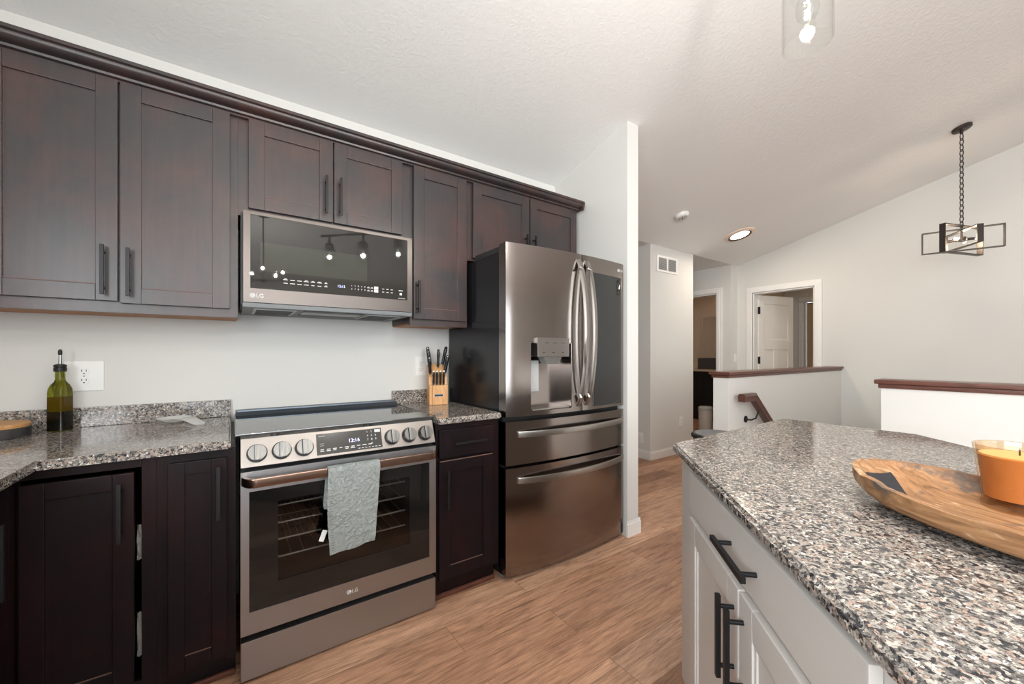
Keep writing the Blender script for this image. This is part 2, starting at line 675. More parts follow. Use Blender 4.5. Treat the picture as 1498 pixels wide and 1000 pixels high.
def wall_seg_x(b, x0, x1, y0, y1, z0, top=None):
    """wall running along y between x0..x1 with its top cut to the vault"""
    if top is not None:
        b.box(x0, x1, y0, y1, z0, top)
    else:
        b.prism([(y0, z0), (y1, z0), (y1, vz(y1) + 0.02), (y0, vz(y0) + 0.02)], 'x', x0, x1)


b = B()
b.box(X_W - 0.12, 2.125, 2.42, 2.54, 0, 2.548)
struct('wall_back', b, M_wall)

b = B()
wall_seg_x(b, 2.125, 2.237, 1.705, 2.78, 0)
struct('wall_partition', b, M_wall)

b = B()
DY0, DY1, DZ = 1.868, 2.574, 2.04
wall_seg_x(b, X_E, X_E + 0.12, Y_S, RIDGE, -1.6)
wall_seg_x(b, X_E, X_E + 0.12, RIDGE, DY0, -1.6)
wall_seg_x(b, X_E, X_E + 0.12, DY0, DY1, DZ)
wall_seg_x(b, X_E, X_E + 0.12, DY1, 2.90, 0)
struct('wall_right', b, M_wall)

b = B()
wall_seg_x(b, X_W - 0.12, X_W, Y_S, -2.05, 0)
wall_seg_x(b, X_W - 0.12, X_W, -2.05, RIDGE, 0, 1.15)
wall_seg_x(b, X_W - 0.12, X_W, -2.05, RIDGE, 2.1)
wall_seg_x(b, X_W - 0.12, X_W, RIDGE, 0.15, 0, 1.15)
wall_seg_x(b, X_W - 0.12, X_W, RIDGE, 0.15, 2.1)
wall_seg_x(b, X_W - 0.12, X_W, 0.15, 2.42, 0)
struct('wall_left', b, M_wall)

b = B()
zt = vz(Y_S) + 0.02
b.box(X_W, -0.9, Y_S - 0.12, Y_S, 0, zt)
b.box(-0.9, 2.6, Y_S - 0.12, Y_S, 2.22, zt)
b.box(2.6, X_E, Y_S - 0.12, Y_S, 0, zt)
struct('wall_front', b, M_wall)

b = B()
b.box(3.873, 4.743, 2.785, 4.0, 0, 2.452)
struct('wall_vent', b, M_wall)

b = B()
b.box(2.0, 5.82, 4.6, 4.72, 0, 2.452)
b.box(2.0, 2.125, 2.78, 4.6, 0, 2.452)
struct('wall_hall', b, M_wall)

b = B()   # hall wall with the bathroom doorway, and its short return beside the far door
b.box(5.70, 5.82, 2.785, 2.985, 0, 2.452)
b.box(5.70, 5.82, 2.985, 3.72, 2.075, 2.452)
b.box(5.70, 5.82, 3.72, 4.6, 0, 2.452)
b.box(5.82, X_E, 2.785, 2.90, 0, 2.452)
struct('wall_bath', b, M_wall)

b = B()
b.box(5.99, 7.72, 2.78, 2.90, 0, 2.452)
b.box(7.60, 7.72, 2.90, 4.72, 0, 2.452)
b.box(5.82, 7.60, 4.6, 4.72, 0, 2.452)
struct('wall_bathroom', b, M_bath)

b = B()   # bedroom beyond the far door: wall with a closet opening
b.box(7.45, 7.57, 2.50, 2.78, 0, 2.44)
b.box(7.45, 7.57, 1.72, 2.50, 2.03, 2.44)
b.box(7.45, 7.57, 0.3, 1.72, 0, 2.44)
b.box(5.99, 7.57, 0.2, 0.3, 0, 2.44)
struct('wall_bedroom', b, M_wall)

# baseboards
def board(b, x0, x1, y0, y1):
    b.box(x0, x1, y0, y1, 0, 0.085, 0.003)
    g = 0.006
    b.box(x0 + (g if x1 - x0 < 0.05 else 0), x1 - (g if x1 - x0 < 0.05 else 0), y0 + (g if y1 - y0 < 0.05 else 0), y1 - (g if y1 - y0 < 0.05 else 0), 0.085, 0.105, 0.002)


b = B()
board(b, 2.112, 2.250, 1.690, 1.705)
board(b, 2.237, 2.250, 1.705, 2.78)
struct('baseboard_partition', b, M_trim)
b = B()
board(b, 3.858, 4.756, 2.770, 2.784)
board(b, 3.858, 3.872, 2.784, 4.0)
struct('baseboard_vent', b, M_trim)
b = B()
board(b, 5.856, 5.869, -4.1, -0.2)
board(b, 5.70, 5.79, 2.770, 2.784)
struct('baseboard_right', b, M_trim)

# half wall beyond the stairs and the one on the near side
b = B()
b.box(3.235, X_E - 0.001, 1.605, 1.725, -1.5, 1.012)
struct('wall_stair', b, M_wall)
b = B()
b.box(3.0, 3.115, -3.2, 0.64, 0, 1.012)
b.box(3.115, X_E - 0.001, 0.53, 0.64, -1.5, 0.6)
struct('wall_landing', b, M_wall)


def cap(b, x0, x1, y0, y1, o):
    """moulded wooden wall cap: a flat board over a rounded bed moulding"""
    b.box(x0 - 0.012 * o[0], x1 + 0.012 * o[1], y0 - 0.012 * o[2], y1 + 0.012 * o[3], 1.010, 1.034, 0.006)
    b.box(x0 - 0.026 * o[0], x1 + 0.026 * o[1], y0 - 0.026 * o[2], y1 + 0.026 * o[3], 1.034, 1.058, 0.005)


b = B()
cap(b, 3.235, X_E - 0.003, 1.605, 1.725, (1, 0, 1, 1))
struct('trim_1', b, M_cap)
b = B()
cap(b, 3.0, 3.115, -3.2, 0.64, (1, 1, 1, 1))
struct('trim_2', b, M_cap)

# stairs going down between the half walls
b = B()
for i in range(5):
    b.box(3.28 + 0.26 * i, 3.28 + 0.26 * (i + 1), 0.645, 1.60, -0.19 * (i + 1) - 0.35, -0.19 * (i + 1))
b.box(3.28 + 1.3, X_E, 0.645, 1.60, -1.45, -1.14)
struct('floor_stairs', b, M_floor)


# door casings
def casing_x(b, x, y0, y1, z1, side, w=0.075, t=0.016):
    """flat moulded casing around an opening in a wall that faces side (-1: -x)"""
    for (ww, tt) in ((w, t), (w * 0.55, t + 0.007)):
        xa, xb = (x - tt, x) if side < 0 else (x, x + tt)
        b.box(xa, xb, y0 - ww, y0 - 0.005, 0, z1 + 0.005, 0.002)
        b.box(xa, xb, y1 + 0.005, y1 + ww, 0, z1 + 0.005, 0.002)
        b.box(xa, xb, y0 - ww, y1 + ww, z1 + 0.005, z1 + ww, 0.002)


b = B()
casing_x(b, X_E, DY0, DY1, DZ, -1, 0.078)
b.box(X_E - 0.004, X_E + 0.124, DY0 - 0.004, DY0 + 0.014, 0, DZ, 0.002)
b.box(X_E - 0.004, X_E + 0.124, DY1 - 0.014, DY1 + 0.004, 0, DZ, 0.002)
b.box(X_E - 0.004, X_E + 0.124, DY0, DY1, DZ - 0.014, DZ + 0.004, 0.002)
struct('trim_3', b, M_trim)
b = B()
casing_x(b, 5.70, 2.985, 3.72, 2.075, -1, 0.075)
b.box(5.696, 5.824, 2.981, 2.999, 0, 2.075, 0.002)
b.box(5.696, 5.824, 3.706, 3.724, 0, 2.075, 0.002)
b.box(5.696, 5.824, 2.985, 3.72, 2.061, 2.079, 0.002)
struct('trim_4', b, M_trim)
b = B()
casing_x(b, 7.45, 1.72, 2.50, 2.03, -1, 0.075)
struct('trim_5', b, M_trim)

# closet seen through the bedroom: a pale brown flat door slightly inside its frame
b = B()
b.box(7.50, 7.535, 1.73, 2.49, 0.01, 2.02, 0.003)
b.box(7.496, 7.50, 1.83, 2.39, 1.15, 1.90, 0.002)
b.box(7.496, 7.50, 1.83, 2.39, 0.20, 1.02, 0.002)
struct('door_2', b, M_tan)


# windows (one behind the camera; the left one unseen, enlarged to add fill light)
def window(name, x0, x1, z0, z1, axis, pos, split):
    b = B()
    w = 0.05

    def bx(a0, a1, c0, c1, d0, d1):
        if axis == 'y':
            b.box(a0, a1, pos + c0, pos + c1, d0, d1, 0.004)
        else:
            b.box(pos + c0, pos + c1, a0, a1, d0, d1, 0.004)
    bx(x0, x0 + w, -0.05, 0.0, z0 + w, z1 - w)
    bx(x1 - w, x1, -0.05, 0.0, z0 + w, z1 - w)
    bx(x0, x1, -0.05, 0.0, z0, z0 + w)
    bx(x0, x1, -0.05, 0.0, z1 - w, z1)
    for k in range(1, split):
        xm = x0 + (x1 - x0) * k / split
        bx(xm - 0.03, xm + 0.03, -0.05, 0.0, z0 + w, z1 - w)
    o = struct(name, b, M_trim)
    g = B()
    if axis == 'y':
        g.box(x0 + w, x1 - w, pos - 0.03, pos - 0.024, z0 + w, z1 - w)
    else:
        g.box(pos - 0.03, pos - 0.024, x0 + w, x1 - w, z0 + w, z1 - w)
    obj('pane', g, M_pane, o)
    return o


window('window_1', -0.9, 2.6, 0.02, 2.22, 'y', Y_S - 0.06, 3)
window('window_2', -2.05, 0.15, 1.15, 2.1, 'x', X_W - 0.06, 3)


# open panel door into the bedroom
def make_panel_door():
    d = bpy.data.objects.new('door_1', None)
    C.objects.link(d)
    d['kind'] = 'structure'
    d.location = (5.985, 2.548, 0.008)
    d.rotation_euler = (0, 0, radians(-14.0))
    W, H, t = 0.70, 2.015, 0.036
    st = 0.105
    b = B()
    b.box(0, W, 0.012, t - 0.012, 0, H)                       # core (panels)
    for (x0, x1, z0, z1) in ((0, st, 0, H), (W - st, W, 0, H), (st, W - st, 0, 0.2), (st, W - st, H - 0.12, H), (st, W - st, 1.26, 1.40), (W / 2 - 0.05, W / 2 + 0.05, 0.2, 1.26)):
        b.box(x0, x1, 0, t, z0, z1, 0.003)
    obj('door_leaf', b, M_doorpaint, d)
    for z in (0.22, 1.11, 1.80):
        h = B()
        h.box(-0.010, 0.012, -0.012, 0.010, z - 0.048, z + 0.048, 0.002)
        h.cyl((-0.006, -0.012, z - 0.05), (-0.006, -0.012, z + 0.05), 0.008)
        obj('hinge', h, M_black, d)
    k = B()
    k.cyl((W - 0.065, -0.01, 0.95), (W - 0.065, t + 0.01, 0.95), 0.026)
    k.sphere((W - 0.065, -0.045, 0.95), 0.028)
    k.sphere((W - 0.065, t + 0.045, 0.95), 0.028)
    obj('door_knob', k, M_black, d)


make_panel_door()


# ------------------------------------------------------------------ cabinet helpers
def shaker(b, w, h, M, t=0.020, rail=0.060, rec=0.009, bev=0.0022):
    """recessed-panel door, local x 0..w, z 0..h, its face at y=0 looking to -y"""
    b.box(rail - 0.004, w - rail + 0.004, rec, t, rail - 0.004, h - rail + 0.004, 0, M)
    b.box(0, rail, 0, t, 0, h, bev, M)
    b.box(w - rail, w, 0, t, 0, h, bev, M)
    b.box(rail, w - rail, 0, t, 0, rail, bev, M)
    b.box(rail, w - rail, 0, t, h - rail, h, bev, M)


def worn_bead(w, h, M, rail=0.060, rec=0.009, z_only=False):
    """thin worn edge around a door panel where the stain has rubbed off"""
    b = B()
    e = 0.0022
    x0, x1, z0, z1 = rail, w - rail, rail, h - rail
    b.box(x0, x1, rec - 0.0025, rec, z0, z0 + e * 1.6, 0, M)
    if not z_only:
        b.box(x0, x0 + e * 0.7, rec - 0.0015, rec, z0, z1, 0, M)
        b.box(x1 - e * 0.7, x1, rec - 0.0015, rec, z0, z1, 0, M)
    return b


def bar_pull(b, L, M, vertical=True, off=0.032, wd=0.0115):
    """square bar pull on two round posts; centre at local origin on the door face (y=0)"""
    h = wd / 2
    if vertical:
        b.box(-h, h, -off - 0.005, -off + 0.005, -L / 2, L / 2, 0.0012, M)
        for z in (-L * 0.36, L * 0.36):
            b.cyl((0, 0, z), (0, -off, z), 0.0048, seg=12, M=M)
    else:
        b.box(-L / 2, L / 2, -off - 0.005, -off + 0.005, -h, h, 0.0012, M)
        for x in (-L * 0.36, L * 0.36):
            b.cyl((x, 0, 0), (x, -off, 0), 0.0048, seg=12, M=M)


def add_door(root, x0, x1, z0, z1, yf, m, hx=None, hz0=None, hz1=None, rail=0.060, worn=True, name='door'):
    M = T(x0, yf, z0)
    b = B()
    shaker(b, x1 - x0, z1 - z0, M, rail=rail)
    d = obj(name, b, m, root)
    if worn:
        obj('worn_panel_edge', worn_bead(x1 - x0, z1 - z0, M, rail, z_only=(m is M_espb)), M_worn, d, smooth=None)
    if hx is not None:
        b = B()
        bar_pull(b, hz1 - hz0, T(hx, yf, (hz0 + hz1) / 2))
        h = obj('handle', b, M_black, d)
    return d


# ------------------------------------------------------------------ wall cabinets
YU = 2.12          # face frame plane of the wall cabinets
YUD = 2.098        # door face plane
YB = 2.418


def upper(label, x0, x1, z0, z1):
    r = thing('wall_cabinet', label, 'cabinet', ((x0 + x1) / 2, YB, z0), None, 'dark wall cabinets')
    b = B()
    b.box(x0, x1, YU, YB, z0 + 0.012, z1)
    b.box(x0, x1, YU, YU + 0.02, z0, z0 + 0.013, 0.001)
    obj('body', b, M_esp, r)
    b = B()
    b.box(x0 + 0.004, x1 - 0.004, YU + 0.021, YB, z0 + 0.006, z0 + 0.0115)
    obj('bottom_panel', b, M_ply, r)
    return r


UT = 2.250
ra = upper('tall dark wall cabinet with two doors above the oil bottle', -0.90, 0.0195, 1.360, UT)
add_door(ra, -0.700, -0.357, 1.402, 2.240, YUD, M_esp, -0.394, 1.422, 1.606)
add_door(ra, -0.351, -0.009, 1.396, 2.240, YUD, M_esp, -0.324, 1.420, 1.604)
rb = upper('short dark wall cabinet with two doors above the microwave', 0.020, 0.8010, 1.812, UT)
add_door(rb, 0.058, 0.403, 1.846, 2.240, YUD, M_esp, 0.371, 1.876, 2.056)
add_door(rb, 0.409, 0.752, 1.846, 2.240, YUD, M_esp, 0.435, 1.878, 2.060)
rc = upper('narrow dark wall cabinet with one door beside the microwave', 0.8015, 1.158, 1.360, UT)
add_door(rc, 0.816, 1.144, 1.396, 2.240, YUD, M_esp, 0.836, 1.426, 1.604)
rd = upper('wide dark wall cabinet with two doors above the refrigerator', 1.1585, 2.068, 1.766, UT)
add_door(rd, 1.190, 1.616, 1.782, 2.238, YUD, M_esp, 1.578, 1.802, 1.984)
add_door(rd, 1.624, 2.050, 1.782, 2.238, YUD, M_esp, 1.648, 1.802, 1.984)

# crown moulding along all the wall cabinets
prof = [(2.119, 2.236), (2.100, 2.236), (2.100, 2.243), (2.088, 2.246), (2.086, 2.254), (2.079, 2.256)]
for i in range(9):
    a = i / 8 * pi / 2
    prof.append((2.079 - 0.030 * sin(a) * 1.0, 2.256 + 0.024 * (1 - cos(a))))
prof += [(2.046, 2.282), (2.040, 2.284), (2.040, 2.297), (2.119, 2.297)]
b = B()
b.prism(prof, 'x', -0.95, 2.070)
b.prism([(2.07, 2.236), (2.078, 2.26), (2.082, 2.284), (2.082, 2.297), (2.06, 2.297), (2.06, 2.236)], 'y', 2.046, 2.125)
lone('crown_molding', b, M_esp, 'long dark crown moulding running along the tops of the wall cabinets', 'molding', (0.6, 2.12, 2.236))

# ------------------------------------------------------------------ base cabinets
YF = 1.762     # face frame plane
YFD = 1.741    # door face plane
CT = 0.895     # counter top height
CB = 0.866


def hollow(b, x0, x1, y0, y1, z0, z1):
    b.box(x0, x0 + 0.016, y0, y1, z0, z1)
    b.box(x1 - 0.016, x1, y0, y1, z0, z1)
    b.box(x0, x1, y0, y1, z0, z0 + 0.016)
    b.box(x0, x1, y1 - 0.012, y1, z0, z1)


# narrow base cabinet left of the range
r = thing('base_cabinet', 'narrow dark base cabinet with one tall door left of the range', 'cabinet', (-0.1, YB, 0), None, 'dark base cabinets')
b = B()
b.box(-0.205, 0.010, YF, YB, 0.10, CB - 0.002)
b.box(-0.205, 0.010, YF + 0.07, YB, 0.0, 0.10)
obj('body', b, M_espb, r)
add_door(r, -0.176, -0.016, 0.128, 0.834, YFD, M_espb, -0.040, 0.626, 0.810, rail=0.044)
b = B()
b.box(-0.205, 0.008, YF + 0.055, YF + 0.07, 0.0, 0.022, 0.006)
obj('shoe_molding', b, M_cap, r)

# corner cabinet, door standing slightly off its frame
r = thing('base_cabinet', 'dark corner base cabinet with white paper showing at its door gap', 'cabinet', (-0.5, YB, 0), None, 'dark base cabinets')
b = B()
hollow(b, -1.10, -0.208, YF + 0.02, YB, 0.10, CB - 0.002)
b.box(-0.243, -0.2055, YF, YF + 0.02, 0.10, CB - 0.002, 0.001)          # right stile
b.box(-0.503, -0.243, YF, YF + 0.02, 0.832, CB - 0.002, 0.001)         # top rail
b.box(-0.503, -0.243, YF, YF + 0.02, 0.10, 0.135, 0.001)               # bottom rail
b.box(-0.56, -0.503, YF, YF + 0.02, 0.10, CB - 0.002, 0.001)
b.box(-0.503, -0.208, YF + 0.07, YF + 0.085, 0.0, 0.10)
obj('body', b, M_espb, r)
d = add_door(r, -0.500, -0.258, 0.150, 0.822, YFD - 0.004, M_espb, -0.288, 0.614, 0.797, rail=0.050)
for (lbl, z0, z1) in (('crumpled white paper in the gap of the corner cabinet door, upper piece', 0.52, 0.635), ('crumpled white paper in the gap of the corner cabinet door, lower piece near the floor', 0.20, 0.345)):
    p0 = thing('crumpled_paper', lbl, 'paper', (-0.25, YF + 0.05, z0), None, 'papers inside the corner cabinet')
    b = B()
    rows = []
    for i in range(9):
        zz = z0 + (z1 - z0) * i / 8
        row = []
        for j in range(9):
            xx = -0.270 + 0.022 * j / 8 * (0.35 + 0.65 * sin(pi * (0.1 + 0.8 * i / 8))) + 0.012
            row.append((xx, YF + 0.028 + 0.007 * noise.noise(Vector((xx * 60, zz * 19, 1))) + 0.005 * sin(j * 1.3 + i), zz))
        rows.append(row)
    b.grid(rows)
    bmesh.ops.solidify(b.bm, geom=b.bm.faces[:], thickness=0.004)
    obj('sheet', b, M_paper, p0)

# left run of base cabinets along the left wall
r = thing('base_cabinet', 'dark base cabinet on the left run, at the left picture edge', 'cabinet', (-0.8, 0.6, 0), None, 'dark base cabinets')
b = B()
b.box(-1.105, -0.525, -1.30, 1.735, 0.10, CB - 0.002)
b.box(-1.105, -0.60, -1.30, 1.735, 0.0, 0.10)
b.box(-0.525, -0.505, -1.30, 1.735, 0.10, 0.14)
b.box(-0.525, -0.505, -1.30, 1.735, 0.832, CB - 0.002)
for y in (1.715, 1.02, 0.33, -0.36, -1.06):
    b.box(-0.525, -0.505, y - 0.02, y + 0.02, 0.10, CB - 0.002)
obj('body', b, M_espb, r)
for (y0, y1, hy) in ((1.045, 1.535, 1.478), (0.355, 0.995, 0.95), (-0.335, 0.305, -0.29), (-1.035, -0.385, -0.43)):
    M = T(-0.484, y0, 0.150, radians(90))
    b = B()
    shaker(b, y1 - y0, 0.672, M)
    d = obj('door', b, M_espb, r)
    obj('worn_panel_edge', worn_bead(y1 - y0, 0.672, M, z_only=True), M_worn, d, smooth=None)
    b = B()
    bar_pull(b, 0.183, T(-0.484, hy, 0.700, radians(90)))
    obj('handle', b, M_black, d)

# base cabinet between range and refrigerator
r = thing('base_cabinet', 'dark base cabinet with drawer and door between range and refrigerator', 'cabinet', (0.96, YB, 0), None, 'dark base cabinets')
b = B()
b.box(0.792, 1.150, YF, YB, 0.10, CB - 0.002)
b.box(0.792, 1.150, YF + 0.05, YB, 0.0, 0.10)
obj('body', b, M_espb, r)
b = B()
b.box(0.803, 1.112, YFD, YFD + 0.02, 0.702, 0.838, 0.004)
b.box(0.825, 1.090, YFD - 0.002, YFD + 0.004, 0.722, 0.818, 0.002)
d = obj('drawer', b, M_espb, r)
b = B()
bar_pull(b, 0.186, T(0.963, YFD, 0.772), vertical=False)
obj('handle', b, M_black, d)
d = add_door(r, 0.803, 1.104, 0.120, 0.690, YFD, M_espb, 0.836, 0.466, 0.648, rail=0.058)
b = B()
b.box(0.806, 1.100, YFD - 0.0006, YFD + 0.004, 0.6865, 0.6905)
obj('worn_top_edge', b, M_worn, d, smooth=None)
b = B()
b.box(0.792, 1.150, YF + 0.034, YF + 0.05, 0.0, 0.022, 0.006)
obj('shoe_molding', b, M_cap, r)

# ------------------------------------------------------------------ countertops
def slab(poly, z0, z1, bev=0.006):
    b = B()
    b.prism(poly, 'z', z0, z1)
    es = [e for e in b.bm.edges if abs(e.verts[0].co.z - e.verts[1].co.z) < 1e-5]
    bmesh.ops.bevel(b.bm, geom=es, offset=bev, segments=3, affect='EDGES')
    return b


r = thing('countertop', 'corner granite countertop carrying the oil bottle and spoon rest', 'countertop', (-0.5, 2.0, CB))
obj('slab', slab([(-0.005, YB), (-1.108, YB), (-1.108, -1.32), (-0.468, -1.32), (-0.468, 1.722), (-0.005, 1.722)], CB, CT), M_gran, r)
b = B()
b.box(-1.085, -0.006, YB - 0.022, YB, CT, 0.977, 0.003)
b.box(-1.108, -1.086, -0.05, YB, CT, 0.977, 0.003)
obj('backsplash', b, M_gran, r)
r = thing('countertop', 'small granite countertop under the knife block beside the refrigerator', 'countertop', (0.97, 2.0, CB))
obj('slab', slab([(0.797, 1.735), (1.150, 1.735), (1.158, 1.745), (1.158, YB), (0.797, YB)], CB, CT), M_gran, r)
b = B()
b.box(0.797, 1.158, YB - 0.022, YB, CT, 0.977, 0.003)
obj('backsplash', b, M_gran, r)


# ------------------------------------------------------------------ logos
def logo(parent, x, y, z, s, m, dark, M=None, gap=1.0):
    """round face badge plus the two letters, facing -Y at (x,y,z); s = badge diameter"""
    M = M or Matrix.Identity(4)
    b = B()
    b.cyl((x, y, z), (x, y - 0.0008, z), s / 2, seg=28, M=M)
    b.text('LG', s * 1.15, M @ T(x + s * 1.32 * gap, y - 0.0004, z) @ FX)
    o = obj('logo', b, m, parent, smooth=None)
    f = B()
    rr = s * 0.36
    pts = [(x + rr * cos(a), y - 0.0012, z + rr * sin(a)) for a in [radians(70 + 290 * i / 20) for i in range(21)]]
    f.tube(pts, s * 0.03, 6, M=M)
    f.box(x - s * 0.02, x + s * 0.04, y - 0.0016, y - 0.0007, z - s * 0.2, z + s * 0.18, 0, M)
    f.box(x, x + s * 0.14, y - 0.0016, y - 0.0007, z - s * 0.2, z - s * 0.14, 0, M)
    f.sphere((x - s * 0.17, y - 0.001, z + s * 0.13), s * 0.06, 8, (1, 0.3, 1), M)
    obj('logo_face', f, dark, o, smooth=None)


# ------------------------------------------------------------------ range
RX0, RX1 = 0.024, 0.782
r = thing('range', 'black stainless slide-in electric range between the granite counters', 'oven', (0.403, 2.0, 0))
b = B()
b.box(RX0 + 0.004, RX0 + 0.02, 1.80, 2.38, 0.03, 0.885)
b.box(RX1 - 0.02, RX1 - 0.004, 1.80, 2.38, 0.03, 0.885)
b.box(RX0 + 0.004, RX1 - 0.004, 2.36, 2.38, 0.03, 0.885)
b.box(RX0 + 0.004, RX1 - 0.004, 1.80, 2.38, 0.03, 0.18)
b.box(RX0 + 0.004, RX1 - 0.004, 1.79, 2.38, 0.77, 0.885)
b.box(RX0 + 0.02, 0.125, 1.79, 2.36, 0.18, 0.77)
b.box(0.672, RX1 - 0.02, 1.79, 2.36, 0.18, 0.77)
b.box(0.125, 0.672, 1.79, 2.36, 0.18, 0.30)
b.box(0.125, 0.672, 1.79, 2.36, 0.68, 0.77)
obj('body', b, M_dgrey, r)
for i, z in enumerate((0.395, 0.465, 0.53, 0.60)):
    k = B()
    k.tube([(0.13, 1.83, z), (0.667, 1.83, z)], 0.0042, 8)
    k.tube([(0.13, 2.30, z), (0.667, 2.30, z)], 0.003, 8)
    for q in range(12):
        x = 0.15 + q * 0.0455
        k.tube([(x, 1.83, z), (x, 2.30, z)], 0.0012, 6)
    obj('oven_rack', k, M_rack, r)
# cooktop: black glass in a thin rim, raised vent bar at the back
b = B()
b.box(0.010, 0.795, 1.772, 2.37, 0.897, 0.906, 0.003)
b.box(RX0, RX1, 1.778, 1.80, 0.885, 0.898)
ck = obj('cooktop', b, M_cook, r)
b = B()
b.prism([(2.30, 0.906), (2.315, 0.923), (2.372, 0.927), (2.372, 0.906)], 'x', 0.012, 0.793)
for i in range(5):
    b.box(0.02, 0.785, 2.318 + 0.011 * i, 2.322 + 0.011 * i, 0.922, 0.9295)
obj('rear_vent', b, M_ventblue, ck)
for x in (0.0075, 0.7945):
    obj('side_rim', B().box(x, x + 0.003, 1.772, 2.372, 0.897, 0.9085, 0.001), M_chrome, ck)
# slanted control panel: local frame x along range, z up the slope
PA = math.atan2(0.038, 0.100)
MP = Matrix.Translation((RX0, 1.739, 0.787)) @ Matrix.Rotation(-PA, 4, 'X')
PL = sqrt(0.038 ** 2 + 0.100 ** 2)
b = B()
b.box(0, RX1 - RX0, 0, 0.022, 0, PL, 0.003, MP)
cp = obj('control_panel', b, M_panelsteel, r)
b = B()
b.box(0.252, 0.512, -0.0012, 0.002, 0.010, PL - 0.012, 0.001, MP)
dp = obj('display_glass', b, M_panelblk, cp)
b = B()
b.text('12:16', 0.021, MP @ T(0.396, -0.0018, 0.054) @ FX)
obj('clock', b, M_led, dp, smooth=None)
b = B()
for i in range(9):
    b.text(str(i + 1), 0.011, MP @ T(0.452 + 0.017 * (i % 3), -0.0016, 0.083 - 0.0165 * (i // 3)) @ FX)
b.text('0', 0.011, MP @ T(0.469, -0.0016, 0.0335) @ FX)
rnd = random.Random(3)
for i in range(9):
    x = 0.272 + 0.0235 * i
    for q in range(2 if i in (0, 1, 2, 4, 5) else 1):
        w = rnd.uniform(0.0055, 0.009)
        b.box(x - w, x + w, -0.0018, -0.001, 0.029 - 0.006 * q, 0.0318 - 0.006 * q, 0, MP)
for i in range(7):
    x = 0.415 + 0.014 * i
    b.box(x - 0.004, x + 0.004, -0.0018, -0.001, 0.017, 0.019, 0, MP)
b.box(0.483, 0.507, -0.0018, -0.001, 0.078, 0.0905, 0, MP)
obj('control_marking', b, M_mark, dp, smooth=None)
for (x0, x1, z0, z1) in ((0.260, 0.284, 0.083, 0.087), (0.264, 0.280, 0.053, 0.055), (0.264, 0.280, 0.045, 0.047)):
    obj('dim_marking', B().box(x0, x1, -0.0018, -0.001, z0, z1, 0, MP), M_markdim, dp, smooth=None)
for x in (0.075, 0.155, 0.232, 0.581, 0.660, 0.736):
    k = B()
    cx, cz = x - RX0, 0.048
    k.cyl((cx, 0, cz), (cx, -0.006, cz), 0.0335, seg=40, M=MP)
    kn = obj('knob', k, M_rubber, cp)
    k = B()
    k.cyl((cx, -0.006, cz), (cx, -0.026, cz), 0.0305, 0.0285, seg=40, M=MP)
    k.box(cx - 0.0085, cx + 0.0085, -0.034, -0.024, cz - 0.0275, cz + 0.0275, 0.002, MP)
    obj('knob_cap', k, M_knob, kn)
    k = B()
    k.box(cx - 0.0095, cx - 0.0083, -0.0335, -0.0255, cz - 0.027, cz + 0.027, 0, MP)
    obj('knob_pointer', k, M_dgrey, kn, smooth=None)
# oven door: steel frame, black glass border, see-through window
YD0 = 1.735
b = B()
b.box(RX0, 0.050, YD0, 1.787, 0.258, 0.698)
b.box(0.750, RX1, YD0, 1.787, 0.258, 0.698)
b.box(RX0, RX1, YD0, 1.787, 0.178, 0.258)
b.box(RX0, RX1, YD0, 1.787, 0.698, 0.772)
b.box(0.07, 0.27, YD0 - 0.0005, YD0 + 0.003, 0.750, 0.7535)
dr = obj('oven_door', b, M_steel, r)
b = B()
b.box(0.049, 0.141, YD0 + 0.002, YD0 + 0.008, 0.257, 0.699)
b.box(0.655, 0.751, YD0 + 0.002, YD0 + 0.008, 0.257, 0.699)
b.box(0.141, 0.655, YD0 + 0.002, YD0 + 0.008, 0.257, 0.346)
b.box(0.141, 0.655, YD0 + 0.002, YD0 + 0.008, 0.648, 0.699)
obj('glass_border', b, M_blackgloss, dr)
b = B()
b.box(0.141, 0.655, YD0 + 0.003, YD0 + 0.006, 0.346, 0.648)
obj('oven_window', b, M_ovenwin, dr)
b = B()
pts = []
for i in range(41):
    u = 0.5 - 0.5 * cos(pi * i / 40)
    e = min(u, 1 - u)
    x = 0.034 + (0.772 - 0.034) * u
    y = YD0 - 0.050 + (0.046 * (1 - min(1, e / 0.035)) ** 2)
    pts.append((x, y, 0.741))
b.tube(pts, 0.01, 12, flat=(0.0085, 0.0165))
obj('oven_handle', b, M_rosesteel, dr)
logo(dr, 0.395, YD0 - 0.0004, 0.216, 0.018, M_mark, M_dgrey)
b = B()
b.box(RX0, RX1, YD0 + 0.002, 1.80, 0.012, 0.154, 0.004)
obj('storage_drawer', b, M_steel, r)
for x in (0.06, 0.745):
    for y in (1.83, 2.33):
        obj('levelling_foot', B().cyl((x, y, 0), (x, y, 0.035), 0.016), M_rubber, r)

